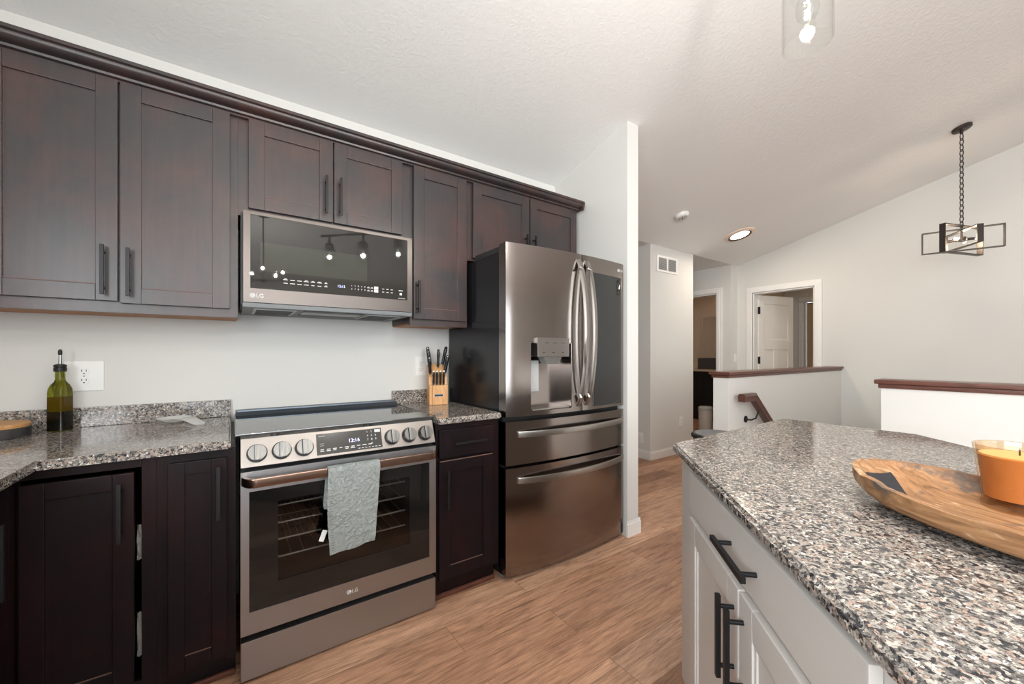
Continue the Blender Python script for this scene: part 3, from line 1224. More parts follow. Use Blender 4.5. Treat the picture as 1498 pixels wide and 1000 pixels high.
# dish towel over the oven handle
def make_towel():
    hy, hz = YD0 - 0.050, 0.741
    path = []
    yo = 0.022
    for i in range(61):                      # front layer, bottom to top
        path.append((hy - yo - 0.004 * sin(i / 60 * pi), 0.430 + (hz - 0.430) * i / 60, i / 60, 0))
    for i in range(1, 8):                    # over the bar
        a = pi - pi * i / 8
        path.append((hy + yo * cos(a), hz + 0.023 * sin(a), 1.0, 1))
    for i in range(17):                      # back layer, top to bottom
        path.append((hy + 0.0215, hz - 0.27 * i / 16, 1 - i / 16, 2))
    rows = []
    nx = 40
    for (y, z, s, layer) in path:
        row = []
        for j in range(nx + 1):
            u = j / nx
            if layer == 0:
                xl = 0.303 + 0.004 * (1 - s) - 0.006 * sin(s * pi)
                xr = 0.478 + 0.024 * s
            elif layer == 1:
                xl, xr = 0.303, 0.502
            else:
                xl = 0.303 - 0.020 * (1 - s) ** 0.8
                xr = 0.502 - 0.002 * (1 - s)
            x = xl + (xr - xl) * u
            w = 0.0
            if layer == 0:
                f = 1 - s * 0.72
                w = 0.012 * noise.noise(Vector((x * 16 + z * 8, z * 7 - x * 6, 0.3))) + 0.011 * abs(noise.noise(Vector((x * 46 - z * 34, z * 13 + x * 12, 5.1)))) + 0.006 * abs(noise.noise(Vector((x * 90 - z * 60, z * 40 + x * 30, 2.1))))
                w *= f
                zz = z + 0.012 * (0.5 - u) * (1 - s) * -1.0 + 0.004 * sin(u * 9) * (1 - s)
            elif layer == 2:
                w = 0.004 * noise.noise(Vector((x * 20, z * 9, 8.3))) * (1 - s)
                zz = z + 0.008 * u * (1 - s)
            else:
                zz = z
            row.append((x, y - abs(w) if layer == 0 else y + min(0, w), zz))
        rows.append(row)
    b = B()
    b.grid(rows)
    bmesh.ops.solidify(b.bm, geom=b.bm.faces[:], thickness=0.0022)
    tw = thing('dish_towel', 'pale grey green linen towel hanging over the oven handle', 'towel', (0.40, hy, 0.43))
    cl = obj('cloth', b, M_cloth, tw, 80)
    cl.modifiers.new('s', 'SUBSURF').render_levels = 1
    h = B()
    for k in range(24):
        z = 0.445 + 0.24 * k / 24
        x = 0.313 - 0.006 * sin((z - 0.43) / 0.31 * pi)
        h.box(x, x + 0.0095, hy - yo - 0.0175 + 0.006 * k / 24, hy - yo - 0.0155 + 0.006 * k / 24, z, z + 0.0016)
    obj('hem_stitching', h, M_markdim, tw, smooth=None)
    g = B()
    g.box(0.279, 0.297, hy + 0.006, hy + 0.008, 0.472, 0.515, 0.0, Matrix.Translation((0.288, 0, 0.49)) @ Matrix.Rotation(0.35, 4, 'Y') @ Matrix.Translation((-0.288, 0, -0.49)))
    obj('care_tag', g, M_plastic, tw, smooth=None)


make_towel()

# ------------------------------------------------------------------ microwave
r = thing('microwave', 'over-the-range stainless microwave with dark mirrored door', 'microwave', (0.40, 2.418, 1.40))
MX0, MX1, MY = 0.037, 0.768, 2.0
b = B()
b.box(0.028, 0.776, MY + 0.045, YB, 1.412, 1.806, 0.003)
obj('body', b, M_dgrey, r)
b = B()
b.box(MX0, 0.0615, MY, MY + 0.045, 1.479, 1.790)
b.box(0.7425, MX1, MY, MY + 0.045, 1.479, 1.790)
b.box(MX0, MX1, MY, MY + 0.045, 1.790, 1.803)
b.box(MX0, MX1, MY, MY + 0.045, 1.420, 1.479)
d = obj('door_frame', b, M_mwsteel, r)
b = B()
b.box(0.0615, 0.7425, MY + 0.0015, MY + 0.03, 1.479, 1.790)
gl = obj('door_glass', b, M_mwglass, d)
b = B()
b.box(0.097, 0.540, MY + 0.0011, MY + 0.004, 1.556, 1.678, 0.0004)
obj('viewing_window', b, M_mwwin, gl)
logo(d, 0.069, MY - 0.0004, 1.448, 0.020, M_mark, M_dgrey)
b = B()
rnd = random.Random(5)
for row, z in ((0, 1.527), (1, 1.512)):
    for i in range(7):
        x = 0.191 + 0.0272 * i
        w = rnd.uniform(0.006, 0.010)
        b.box(x - w, x + w, MY - 0.0002, MY + 0.002, z - 0.0014, z + 0.0014)
        if row == 0 and i != 1 and i != 2 or i == 6:
            b.box(x - w * 0.6, x + w * 0.6, MY - 0.0002, MY + 0.002, z + 0.0028, z + 0.0050)
    for i in range(5):
        b.text('1234567890'[row * 5 + i], 0.0105, T(0.468 + 0.0152 * i, MY + 0.0006, z + 0.001) @ FX)
    for i in range(2):
        x = 0.546 + 0.017 * i
        b.box(x - 0.0065, x + 0.0065, MY - 0.0002, MY + 0.002, z - 0.0025, z - 0.0005)
        b.box(x - 0.004, x + 0.004, MY - 0.0002, MY + 0.002, z + 0.0012, z + 0.0032)
    for i in range(3):
        x = 0.618 + 0.0215 * i
        b.box(x - 0.005, x + 0.005, MY - 0.0002, MY + 0.002, z - 0.002, z + 0.001)
b.box(0.573, 0.593, MY - 0.0002, MY + 0.002, 1.5065, 1.520)
b.box(0.573, 0.593, MY - 0.0002, MY + 0.002, 1.5215, 1.535)
b.box(0.697, 0.718, MY - 0.0002, MY + 0.002, 1.524, 1.528)
b.box(0.702, 0.713, MY - 0.0002, MY + 0.002, 1.503, 1.514)
b.box(0.694, 0.730, MY - 0.0002, MY + 0.002, 1.486, 1.4875)
obj('control_marking', b, M_mark, gl, smooth=None)
b = B()
b.text('12:15', 0.016, T(0.421, MY + 0.0006, 1.520) @ FX)
obj('clock', b, M_led, gl, smooth=None)
b = B()
b.box(0.034, 0.770, MY + 0.004, YB, 1.398, 1.419, 0.004)
us = obj('underside', b, M_grey, r)
for y0, y1 in ((0.02, 0.075), (0.20, 0.26)):
    obj('vent_slot', B().box(0.27, 0.53, MY + y0, MY + y1, 1.3945, 1.399), M_rubber, us)
for x0 in (0.075, 0.555):
    b = B()
    b.box(x0, x0 + 0.165, MY + 0.05, MY + 0.30, 1.3945, 1.399)
    g = obj('grease_filter', b, M_lgrey, us)
    b = B()
    for i in range(15):
        b.box(x0 + 0.012, x0 + 0.153, MY + 0.06 + 0.0155 * i, MY + 0.068 + 0.0155 * i, 1.393, 1.395)
    obj('filter_mesh', b, M_dgrey, g, smooth=None)
b = B()
b.box(0.27, 0.53, MY + 0.09, MY + 0.185, 1.3935, 1.399, 0.002)
obj('lamp_cover', b, M_lgrey, us)

# ------------------------------------------------------------------ refrigerator
FX0, FX1, FYC = 1.172, 2.108, 1.722
FW = FX1 - FX0


def fy(x):
    """bowed front of the refrigerator"""
    u = (x - FX0) / FW
    return FYC - 0.036 * (1 - (2 * u - 1) ** 2)


def curved(b, x0, x1, z0, z1, yb, holes=None, off=0.0, n=18, rr=0.004):
    """front panel following the bow; hollow rectangle hole (hx0,hx1,hz0,hz1) optional"""
    xs = [x0 + (x1 - x0) * i / n for i in range(n + 1)]
    zs = [z0, z1]
    if holes:
        hx0, hx1, hz0, hz1 = holes
        xs = sorted(set([x for x in xs if min(abs(x - hx0), abs(x - hx1)) > 0.004] + [hx0, hx1]))
        zs = [z0, hz0, hz1, z1]
    V = {}

    def vert(i, j, back):
        k = (i, j, back)
        if k not in V:
            x = xs[i]
            y = yb if back else fy(x) - off
            if not back and i in (0, len(xs) - 1):
                y += rr * 0.6
            V[k] = b.bm.verts.new((x, y, zs[j]))
        return V[k]

    def solid(i, j):
        if i < 0 or j < 0 or i >= len(xs) - 1 or j >= len(zs) - 1:
            return False
        if holes:
            xm = (xs[i] + xs[i + 1]) / 2
            if hx0 < xm < hx1 and j == 1:
                return False
        return True

    for i in range(len(xs) - 1):
        for j in range(len(zs) - 1):
            if not solid(i, j):
                continue
            b.bm.faces.new((vert(i, j, 0), vert(i + 1, j, 0), vert(i + 1, j + 1, 0), vert(i, j + 1, 0)))
            b.bm.faces.new((vert(i, j, 1), vert(i, j + 1, 1), vert(i + 1, j + 1, 1), vert(i + 1, j, 1)))
            if not solid(i - 1, j):
                b.bm.faces.new((vert(i, j, 0), vert(i, j + 1, 0), vert(i, j + 1, 1), vert(i, j, 1)))
            if not solid(i + 1, j):
                b.bm.faces.new((vert(i + 1, j, 0), vert(i + 1, j, 1), vert(i + 1, j + 1, 1), vert(i + 1, j + 1, 0)))
            if not solid(i, j - 1):
                b.bm.faces.new((vert(i, j, 0), vert(i, j, 1), vert(i + 1, j, 1), vert(i + 1, j, 0)))
            if not solid(i, j + 1):
                b.bm.faces.new((vert(i, j + 1, 0), vert(i + 1, j + 1, 0), vert(i + 1, j + 1, 1), vert(i, j + 1, 1)))


r = thing('refrigerator', 'black stainless french door refrigerator with ice dispenser beside the partition wall', 'refrigerator', (1.64, 2.1, 0))
b = B()
b.box(1.176, 2.104, 1.800, 2.40, 0.035, 1.752, 0.004)
b.box(1.20, 2.08, 1.82, 2.38, 0.0, 0.04)
obj('body', b, M_fside, r)
for x0 in (1.180, 1.98):
    b = B()
    b.box(x0, x0 + 0.12, 1.76, 2.06, 1.753, 1.785, 0.006)
    obj('hinge_cover', b, M_dgrey, r)
# left door with dispenser recess
XM = 1.693
HOLE = (1.322, 1.608, 0.892, 1.266)
b = B()
curved(b, FX0, XM - 0.003, 0.868, 1.790, 1.790, HOLE)
ld = obj('left_door', b, M_fsteel, r)
b = B()
b.box(1.323, 1.607, 1.786, 1.789, 0.893, 1.265)
b.box(1.3225, 1.325, fy(1.32) + 0.003, 1.789, 0.893, 1.265)
b.box(1.605, 1.6075, fy(1.6) + 0.003, 1.789, 0.893, 1.265)
b.box(1.323, 1.607, fy(1.46) + 0.008, 1.789, 1.262, 1.265)
dispenser = obj('dispenser_recess', b, M_fsteel, ld)
b = B()
b.box(1.350, 1.584, fy(1.46) - 0.012, fy(1.46) + 0.05, 1.186, 1.292, 0.004)
pn = obj('dispenser_panel', b, M_panelsteel, ld)
b = B()
for i in range(3):
    obj('dispenser_marking', B().box(1.40 + 0.06 * i, 1.43 + 0.06 * i, fy(1.46) - 0.0126, fy(1.46) - 0.011, 1.262, 1.265), M_dgrey, pn, smooth=None)
    obj('dispenser_marking', B().box(1.385 + 0.07 * i, 1.40 + 0.07 * i, fy(1.46) - 0.0126, fy(1.46) - 0.011, 1.208, 1.212), M_dgrey, pn, smooth=None)
b = B()
b.prism([(1.405, 1.186), (1.540, 1.186), (1.515, 1.145), (1.430, 1.145)], 'y', fy(1.46) + 0.004, fy(1.46) + 0.055)
obj('dispenser_spout', b, M_chrome, ld)
b = B()
b.box(1.345, 1.425, 1.770, 1.778, 1.000, 1.150, 0.004)
b.box(1.335, 1.435, 1.776, 1.786, 0.99, 1.165, 0.002)
obj('dispenser_paddle', b, M_lgrey, ld)
b = B()
b.box(1.328, 1.602, fy(1.46) + 0.006, 1.786, 0.893, 0.902, 0.002)
obj('drip_tray', b, M_handle, ld)
# right door with dark glass
b = B()
curved(b, XM + 0.003, FX1, 0.868, 1.790, 1.790)
rdoor = obj('right_door', b, M_fsteel, r)
b = B()
curved(b, 1.768, 2.088, 0.885, 1.696, 1.76, off=0.0012)
obj('glass_panel', b, M_fglass, rdoor)
logo(rdoor, 2.044, fy(2.055) - 0.0035, 1.741, 0.020, M_mark, M_dgrey)
# vertical bowed door handles
for side, x in ((ld, 1.660), (rdoor, 1.728)):
    b = B()
    pts = []
    for i in range(41):
        u = 0.5 - 0.5 * cos(pi * i / 40)
        z = 0.904 + (1.752 - 0.904) * u
        bow = -0.004 + 0.074 * (sin(u * pi)) ** 0.55
        pts.append((x, fy(x) - bow, z))
    b.tube(pts, 0.01, 12, flat=(0.0150, 0.0085))
    obj('door_handle', b, M_handle, side)
for (z0, z1, hz) in ((0.612, 0.842, 0.775), (0.030, 0.596, 0.530)):
    b = B()
    curved(b, FX0, FX1, z0, z1, 1.790)
    dd = obj('freezer_drawer', b, M_fsteel, r)
    b = B()
    pts = []
    for i in range(41):
        u = 0.5 - 0.5 * cos(pi * i / 40)
        x = 1.240 + (2.092 - 1.240) * u
        pts.append((x, fy(x) - (-0.004 + 0.050 * sin(u * pi) ** 0.4), hz))
    b.tube(pts, 0.01, 12, flat=(0.0075, 0.0165))
    obj('drawer_handle', b, M_handle, dd)
for z0, z1 in ((0.842, 0.868), (0.596, 0.612)):
    obj('door_gasket', B().box(1.18, 2.10, 1.765, 1.795, z0, z1), M_rubber, r)
for x in (1.20, 2.06):
    obj('front_foot', B().cyl((x, 1.80, 0), (x, 1.80, 0.035), 0.018), M_grey, r)

# ------------------------------------------------------------------ wall plates and vents
def duplex(b, bd, x, y, z):
    """duplex outlet face on plane y, facing -y"""
    for dz in (0.0195, -0.0195):
        b.cyl((x, y, z + dz), (x, y - 0.003, z + dz), 0.0165, seg=24)
        bd.box(x - 0.0075, x - 0.0055, y - 0.0036, y - 0.0025, z + dz - 0.001, z + dz + 0.008)
        bd.box(x + 0.0055, x + 0.0075, y - 0.0036, y - 0.0025, z + dz - 0.001, z + dz + 0.008)
        bd.cyl((x, y - 0.0025, z + dz - 0.008), (x, y - 0.0036, z + dz - 0.008), 0.0026, seg=10)
    bd.cyl((x, y - 0.0015, z), (x, y - 0.0022, z), 0.0022, seg=10)


def outlet(label, x, y, z, w, h, rot=0.0, cx=None):
    o = thing('outlet', label, 'outlet', (x, y, z), rot)
    b = B()
    b.box(-w / 2, w / 2, -0.006, 0, -h / 2, h / 2, 0.0025)
    obj('cover_plate', b, M_plastic, o)
    b = B()
    s = B()
    duplex(b, s, 0, -0.006, 0)
    rc_ = obj('receptacle', b, M_plastic, o)
    obj('slot', s, M_dark_slot, rc_, smooth=None)
    return o


outlet('white double-width outlet plate on the wall behind the oil bottle', -0.512, 2.4195, 1.108, 0.118, 0.126)
outlet('white outlet plate on the wall partly behind the knife block', 0.985, 2.4195, 1.125, 0.075, 0.122)
outlet('small white outlet low on the wall under the air vent', 4.466, 2.7845, 0.385, 0.072, 0.118)
outlet('small white outlet near the floor on the narrow dim wall beside the partition', 3.8725, 2.92, 0.235, 0.072, 0.118, radians(-90))

o = thing('light_switch', 'white rocker switch plate on the wall left of the far bedroom door', 'switch', (5.80, 2.7845, 1.15), 0.0)
b = B()
b.box(-0.036, 0.036, -0.006, 0, -0.058, 0.058, 0.0025)
obj('cover_plate', b, M_plastic, o)
b = B()
b.prism([(-0.006, -0.033), (-0.0105, -0.033), (-0.0075, 0.033), (-0.006, 0.033)], 'x', -0.017, 0.017)
obj('rocker', b, M_plastic, o)

o = thing('air_vent', 'white return air vent grille high on the hall wall', 'vent', (4.19, 2.7845, 2.252), 0.0)
W, H = 0.405, 0.190
b = B()
b.box(-W / 2, W / 2, -0.008, 0, -H / 2, -H / 2 + 0.024)
b.box(-W / 2, W / 2, -0.008, 0, H / 2 - 0.024, H / 2)
for xa, xb in ((-W / 2, -W / 2 + 0.03), (W / 2 - 0.03, W / 2), (-0.012, 0.012)):
    b.box(xa, xb, -0.008, 0, -H / 2 + 0.024, H / 2 - 0.024)
obj('frame', b, M_plastic, o)
b = B()
b.box(-W / 2 + 0.02, W / 2 - 0.02, -0.002, -0.0005, -H / 2 + 0.02, H / 2 - 0.02)
obj('backing', b, M_dgrey, o)
b = B()
for i in range(12):
    z = -H / 2 + 0.03 + 0.0118 * i
    for x0, x1 in ((-W / 2 + 0.03, -0.012), (0.012, W / 2 - 0.03)):
        b.box(x0, x1, -0.0055, -0.002, z, z + 0.0045)
obj('louvers', b, M_lgrey, o)

# smoke detector and recessed light on the vault
TILT = math.atan(0.2655)


def on_vault(name, label, cat, x, y):
    o = thing(name, label, cat, (x, y, vz(y)), 0.0)
    o.rotation_euler = (-TILT, 0, 0)
    return o


o = on_vault('smoke_detector', 'round white smoke detector on the sloped ceiling', 'smoke detector', 3.66, 2.27)
b = B()
b.lathe([(0.0, -0.036), (0.045, -0.036), (0.058, -0.030), (0.066, -0.016), (0.068, 0.0), (0, 0)], seg=36)
obj('housing', b, M_plastic, o)
b = B()
for i in range(10):
    a = 2 * pi * i / 10
    b.box(0.022, 0.044, -0.003, 0.003, -0.0375, -0.0355, 0, Matrix.Rotation(a, 4, 'Z'))
b.cyl((0, 0, -0.0355), (0, 0, -0.039), 0.012)
obj('sounder_grille', b, M_grey, o)
o = on_vault('recessed_light', 'lit round recessed ceiling light with pale trim ring', 'ceiling light', 4.82, 2.262)
b = B()
b.lathe([(0.118, -0.012), (0.125, -0.016), (0.158, -0.008), (0.163, 0.0), (0.118, 0.0), (0.118, -0.012)], seg=48)
obj('trim_ring', b, mat('peach_trim', srgb(232, 208, 190), 0.4), o)
b = B()
b.lathe([(0.100, -0.012), (0.122, -0.019), (0.124, -0.004), (0.100, -0.004), (0.100, -0.012)], seg=48)
obj('inner_ring', b, M_copper, o)
b = B()
b.lathe([(0, -0.009), (0.105, -0.008), (0.105, -0.003), (0, -0.003)], seg=48)
obj('diffuser', b, M_lens, o)
sp = bpy.data.lights.new('recessed_lamp', 'AREA')
sp.shape = 'DISK'
sp.size = 0.2
sp.energy = 9
sp.color = (1, 0.86, 0.70)
so = bpy.data.objects.new('recessed_lamp', sp)
so.location = (4.82, 2.262 - 0.006, vz(2.262) - 0.022)
so.rotation_euler = (-TILT, 0, 0)
C.objects.link(so)

# ------------------------------------------------------------------ items on the back counters
# oil bottle
o = thing('oil_bottle', 'square green glass oil bottle with steel pourer on the corner counter', 'bottle', (-0.562, 2.335, CT), radians(-27))
b = B()


def squircle(r, n=40, p=0.45):
    out = []
    for i in range(n):
        a = 2 * pi * i / n
        c, s = cos(a), sin(a)
        out.append((r * math.copysign(abs(c) ** p, c), r * math.copysign(abs(s) ** p, s)))
    return out


def sq_loft(b, sects, n=40):
    rows = []
    for (r, z, p) in sects:
        rows.append([(x, y, z) for x, y in squircle(r, n, p)])
    vs = b.grid(rows, close_v=True)
    b.bm.faces.new(vs[0][::-1])
    b.bm.faces.new(vs[-1])


sq_loft(b, [(0.026, 0.0, 0.35), (0.0275, 0.004, 0.33), (0.0275, 0.150, 0.33), (0.0268, 0.168, 0.40), (0.023, 0.184, 0.6), (0.0165, 0.196, 0.9), (0.0145, 0.206, 1.0), (0.0140, 0.240, 1.0), (0.0165, 0.242, 1.0), (0.0165, 0.248, 1.0)])
obj('glass', b, M_green, o)
b = B()
sq_loft(b, [(0.0278, 0.004, 0.33), (0.0278, 0.078, 0.33), (0.0262, 0.0785, 0.33)])
obj('dark_oil', b, M_oildark, o)
b = B()
sq_loft(b, [(0.0277, 0.079, 0.33), (0.0277, 0.137, 0.33), (0.0262, 0.1375, 0.33)])
obj('oil', b, M_oil, o)
b = B()
b.lathe([(0, 0.236), (0.0175, 0.236), (0.0185, 0.240), (0.0185, 0.252), (0.0165, 0.2545), (0.0185, 0.2565), (0.0185, 0.262), (0.012, 0.266), (0, 0.266)], seg=28)
obj('stopper', b, M_rubber, o)
b = B()
b.cyl((0, 0, 0.266), (0, 0, 0.305), 0.0055, 0.0042)
b.cyl((0.005, 0.004, 0.21), (0.002, 0.002, 0.236), 0.003)
obj('pourer', b, M_chrome, o)
b = B()
b.lathe([(0.0046, 0.302), (0.0062, 0.306), (0.0062, 0.318), (0.003, 0.325), (0, 0.325)], seg=16)
obj('pourer_tip', b, M_rubber, o)

# round trivet/box at the left edge
o = thing('serving_board', 'round wooden board with dark metal rim at the left edge of the counter', 'board', (-0.737, 2.278, CT), 0.0)
b = B()
b.lathe([(0, 0.0), (0.110, 0.0), (0.112, 0.003), (0.112, 0.034), (0.109, 0.036), (0, 0.036)], seg=64)
obj('rim', b, mat('dark_zinc', srgb(92, 92, 92), 0.4, metal=0.7), o)
b = B()
b.lathe([(0, 0.036), (0.110, 0.036), (0.111, 0.046), (0.108, 0.050), (0, 0.050)], seg=64)
obj('wooden_top', b, M_board, o)

# spoon rest
o = thing('spoon_rest', 'white ceramic spoon rest on the counter left of the range', 'spoon rest', (-0.205, 2.265, CT), radians(-48))
b = B()
rows = []
NX, NY = 30, 14
for i in range(NX + 1):
    x = -0.066 + 0.212 * i / NX
    if x < 0.02:
        w = 0.062 * sqrt(max(0.0, 1 - (x / 0.0665) ** 2)) + 0.001
    else:
        k = (x - 0.02) / 0.126
        w = 0.0592 * (1 - k) + 0.030 * k - 0.012 * sin(pi * k)
        if x > 0.126:
            w *= sqrt(max(0.0, 1 - ((x - 0.126) / 0.0205) ** 2))
    row = []
    for j in range(NY + 1):
        q = -1 + 2 * j / NY
        y = w * q
        rr = min(1.0, sqrt((x / 0.0665) ** 2 + (y / 0.0625) ** 2))
        dish = 0.005 + 0.020 * rr ** 2.5
        k = min(1.0, max(0.0, (x - 0.03) / 0.112))
        tail = 0.027 * (1 - k ** 1.8) + 0.001
        m = min(1.0, max(0.0, (x - 0.015) / 0.04))
        m = m * m * (3 - 2 * m)
        row.append((x, y, dish * (1 - m) + tail * m))
    rows.append(row)
b.grid(rows)
bmesh.ops.solidify(b.bm, geom=b.bm.faces[:], thickness=0.0036)
bmesh.ops.translate(b.bm, verts=b.bm.verts, vec=(0, 0, 0.004))
so = obj('dish', b, M_ceramic, o, 60)
so.modifiers.new('s', 'SUBSURF').render_levels = 1

# knife block
KB = (1.045, 2.30, CT)
KR = radians(-17)
o = thing('knife_block', 'light wooden knife block filled with black handled knives', 'knife block', KB, KR)
b = B()
b.prism([(-0.075, 0.0), (0.080, 0.0), (0.080, 0.235), (0.045, 0.245), (-0.035, 0.168), (-0.048, 0.118), (-0.075, 0.118)], 'x', -0.055, 0.055)
bmesh.ops.bevel(b.bm, geom=b.bm.edges[:], offset=0.0025, segments=2, affect='EDGES')
bd = obj('block', b, M_block, o)
b = B()
b.box(-0.037, 0.037, -0.088, -0.074, 0.001, 0.118, 0.002)
obj('front_tier', b, M_block, o)
b = B()
b.box(-0.028, 0.026, -0.0895, -0.0875, 0.050, 0.066, 0.0006)
bg = obj('badge', b, M_lgrey, o)
b = B()
b.box(-0.026, 0.024, -0.0900, -0.0892, 0.052, 0.064)
obj('badge_field', b, M_dgrey, bg, smooth=None)
MKB = T(KB[0], KB[1], KB[2], KR)


def knife(label, base, d, L, r, cap_m, group, up=0.02):
    """handle with bolster rising from the block at base (block coordinates) along d"""
    P = MKB @ Vector(base)
    D = (MKB.to_3x3() @ Vector(d)).normalized()
    k = thing('kitchen_knife', label, 'knife', P, 0.0, group)
    b = B()
    pts = [D * (L * i / 8) + Vector((0, 0, 1)) * 0.0 for i in range(9)]
    rad = [r * x for x in (0.72, 0.9, 0.98, 0.9, 0.92, 1.02, 1.12, 1.1, 0.75)]
    b.tube(pts, rad, 12)
    h = obj('handle', b, M_knife, k)
    b = B()
    b.tube([D * (-0.004), D * 0.010], [r * 0.8, r * 0.8], 12)
    obj('bolster', b, M_chrome, k)
    b = B()
    b.sphere(D * (L + 0.001), r * 1.0, 12)
    obj('end_cap', b, cap_m, k)
    b = B()
    b.tube([D * (-0.055), D * (-0.003)], 0.0012, 6, flat=(r * 0.6, 0.0009))
    obj('blade', b, M_chrome, k)


M_cap_bright = mat('bright_end_cap', srgb(220, 220, 218), 0.3)
grp = 'steak knives in the front row of the block'
for i, nm in enumerate(('leftmost', 'second from left', 'third from left', 'rightmost')):
    knife('small steak knife in the lower front row of the knife block, ' + nm, (-0.030 + 0.0205 * i, -0.063, 0.119), (0.0, -0.10, 1), 0.082, 0.0066, M_cap_bright, grp)
big = 'large knives at the top of the block'
knife('tallest black knife handle at the left back of the knife block', (-0.044, 0.045, 0.243), (-0.10, -0.05, 1), 0.100, 0.0105, M_chrome, big)
knife('black knife handle at the left of the knife block, middle one of that side', (-0.044, 0.014, 0.214), (-0.08, -0.10, 1), 0.105, 0.0105, M_chrome, big)
knife('lowest black knife handle on the left side of the knife block', (-0.044, -0.018, 0.184), (-0.06, -0.16, 1), 0.098, 0.0105, M_chrome, big)
knife('slim black sharpening steel standing upright in the middle of the knife block', (0.008, 0.02, 0.220), (0.02, -0.05, 1), 0.108, 0.0085, M_knife, big)
knife('long black knife handle leaning right at the back of the knife block', (0.036, 0.036, 0.235), (0.22, -0.05, 1), 0.112, 0.0105, M_knife, big)
knife('short thick black knife handle at the right edge of the knife block', (0.046, -0.010, 0.192), (0.17, -0.10, 1), 0.098, 0.0115, M_chrome, big)

# ------------------------------------------------------------------ island
IR = radians(-135)                 # local +x runs along the front towards the viewer, local -y looks into the aisle
CKX = 0.48 / sqrt(2)               # distance of the face frame plane


def isl(s, k):
    """point from coordinates along (s) and across (k = x - y) the island"""
    a = s * sqrt(2)
    return ((a + k) / 2, (a - k) / 2)


S0 = 1.4425
ox, oy = isl(S0, 0.48)
r = thing('kitchen_island', 'white kitchen island cabinet with drawers and doors facing the aisle', 'island cabinet', (ox, oy, 0), IR)


def to_loc(x, y):
    dx, dy = x - ox, y - oy
    return (dx * cos(-IR) - dy * sin(-IR), dx * sin(-IR) + dy * cos(-IR))


poly = [(ox, oy), (2.04, oy), (2.10, oy - 0.05), (2.10, 0.42), (1.10, -0.58), (ox - 1.42, oy - 1.42)]
b = B()
b.prism([to_loc(*q) for q in poly], 'z', 0.10, 0.8645)
ins = [(ox + 0.03, oy - 0.08), (2.0, oy - 0.08), (2.04, 0.45), (1.08, -0.5), (ox - 1.36, oy - 1.48)]
b.prism([to_loc(*q) for q in ins], 'z', 0.0, 0.10)
obj('body', b, M_island, r)
b = B()
b.box(-0.012, 2.0, -0.010, 0.0, 0.850, 0.8645, 0.003)
obj('top_molding', b, M_island, r)
YI = -0.0165       # front plane of drawer and doors in island coordinates


def isl_unit(x0, x1):
    b = B()
    b.box(x0, x1, YI, -0.0005, 0.729, 0.846, 0.003)
    d = obj('drawer', b, M_island, r)
    b = B()
    xm = (x0 + x1) / 2
    bar_pull(b, 0.178, T(x0 + 0.405 if x0 < 0.5 else xm, YI, 0.786), False, wd=0.012)
    obj('handle', b, M_black, d)
    for (a, c, hx) in ((x0 - 0.006, xm - 0.004, xm - 0.026), (xm + 0.004, x1 + 0.004, xm + 0.026)):
        b = B()
        M = T(a, YI, 0.13)
        shaker(b, c - a, 0.577, M, t=0.016, rail=0.062, rec=0.008, bev=0.003)
        # inner bead
        for (p0, p1, q0, q1) in ((0.062, c - a - 0.062, 0.062, 0.072), (0.062, c - a - 0.062, 0.505, 0.515), (0.062, 0.072, 0.062, 0.515), (c - a - 0.072, c - a - 0.062, 0.062, 0.515)):
            b.box(p0, p1, 0.004, 0.012, q0, q1, 0.003, M)
        dd = obj('door', b, M_island, r)
        b = B()
        bar_pull(b, 0.178, T(hx, YI, 0.592), True, wd=0.012)
        obj('handle', b, M_black, dd)


isl_unit(0.160, 0.925)
isl_unit(0.985, 1.70)
# island top
k0, k1 = 0.440, 1.79
A = (1.240, 0.802)
poly = [A, (2.150, 0.812), (2.145, 0.355), (0.60, -1.19), (-0.17, -0.608)]
o = lone('island_countertop', slab(poly, 0.8655, CT, 0.007), M_gran, 'large granite countertop on the white kitchen island', 'countertop', (1.2, 0.0, 0.8655))

# dough bowl: local y runs from the tip towards the viewer
BX = (1.180, 0.279)
BRz = math.atan2(-1.0, -0.16) - pi / 2 + pi
o = thing('dough_bowl', 'long rustic carved wooden dough bowl on the island', 'bowl', (BX[0], BX[1], CT), math.atan2(0.40, 0.917) * -1)
BL = 0.60


def bowl_pt(t, a, inner):
    s = 1 - abs(2 * t - 1) ** 2.2
    hw = 0.018 + 0.150 * max(0, s) ** 0.62
    rim = 0.053 + 0.014 * (abs(2 * t - 1) ** 2) + 0.003 * noise.noise(Vector((t * 14, a * 2, 2.0))) + 0.0025 * noise.noise(Vector((t * 40, a * 3, 7.0)))
    bot = 0.034 * max(0, abs(2 * t - 1) - 0.55) ** 1.3 / 0.45 ** 1.3
    if inner:
        e = min(1.0, min(t, 1 - t) / 0.16)
        e = e * e * (3 - 2 * e)
        hw = max(0.004, hw - 0.014 - 0.004 * (1 - e))
        bot = bot + 0.014
        bot = rim - 0.004 - (rim - 0.004 - bot) * e
    x = hw * cos(a)
    z = rim - (rim - bot) * (sin(a) ** (0.62 if inner else 0.42) if sin(a) > 0 else 0)
    return (x, -t * BL, max(z, 0.0004))


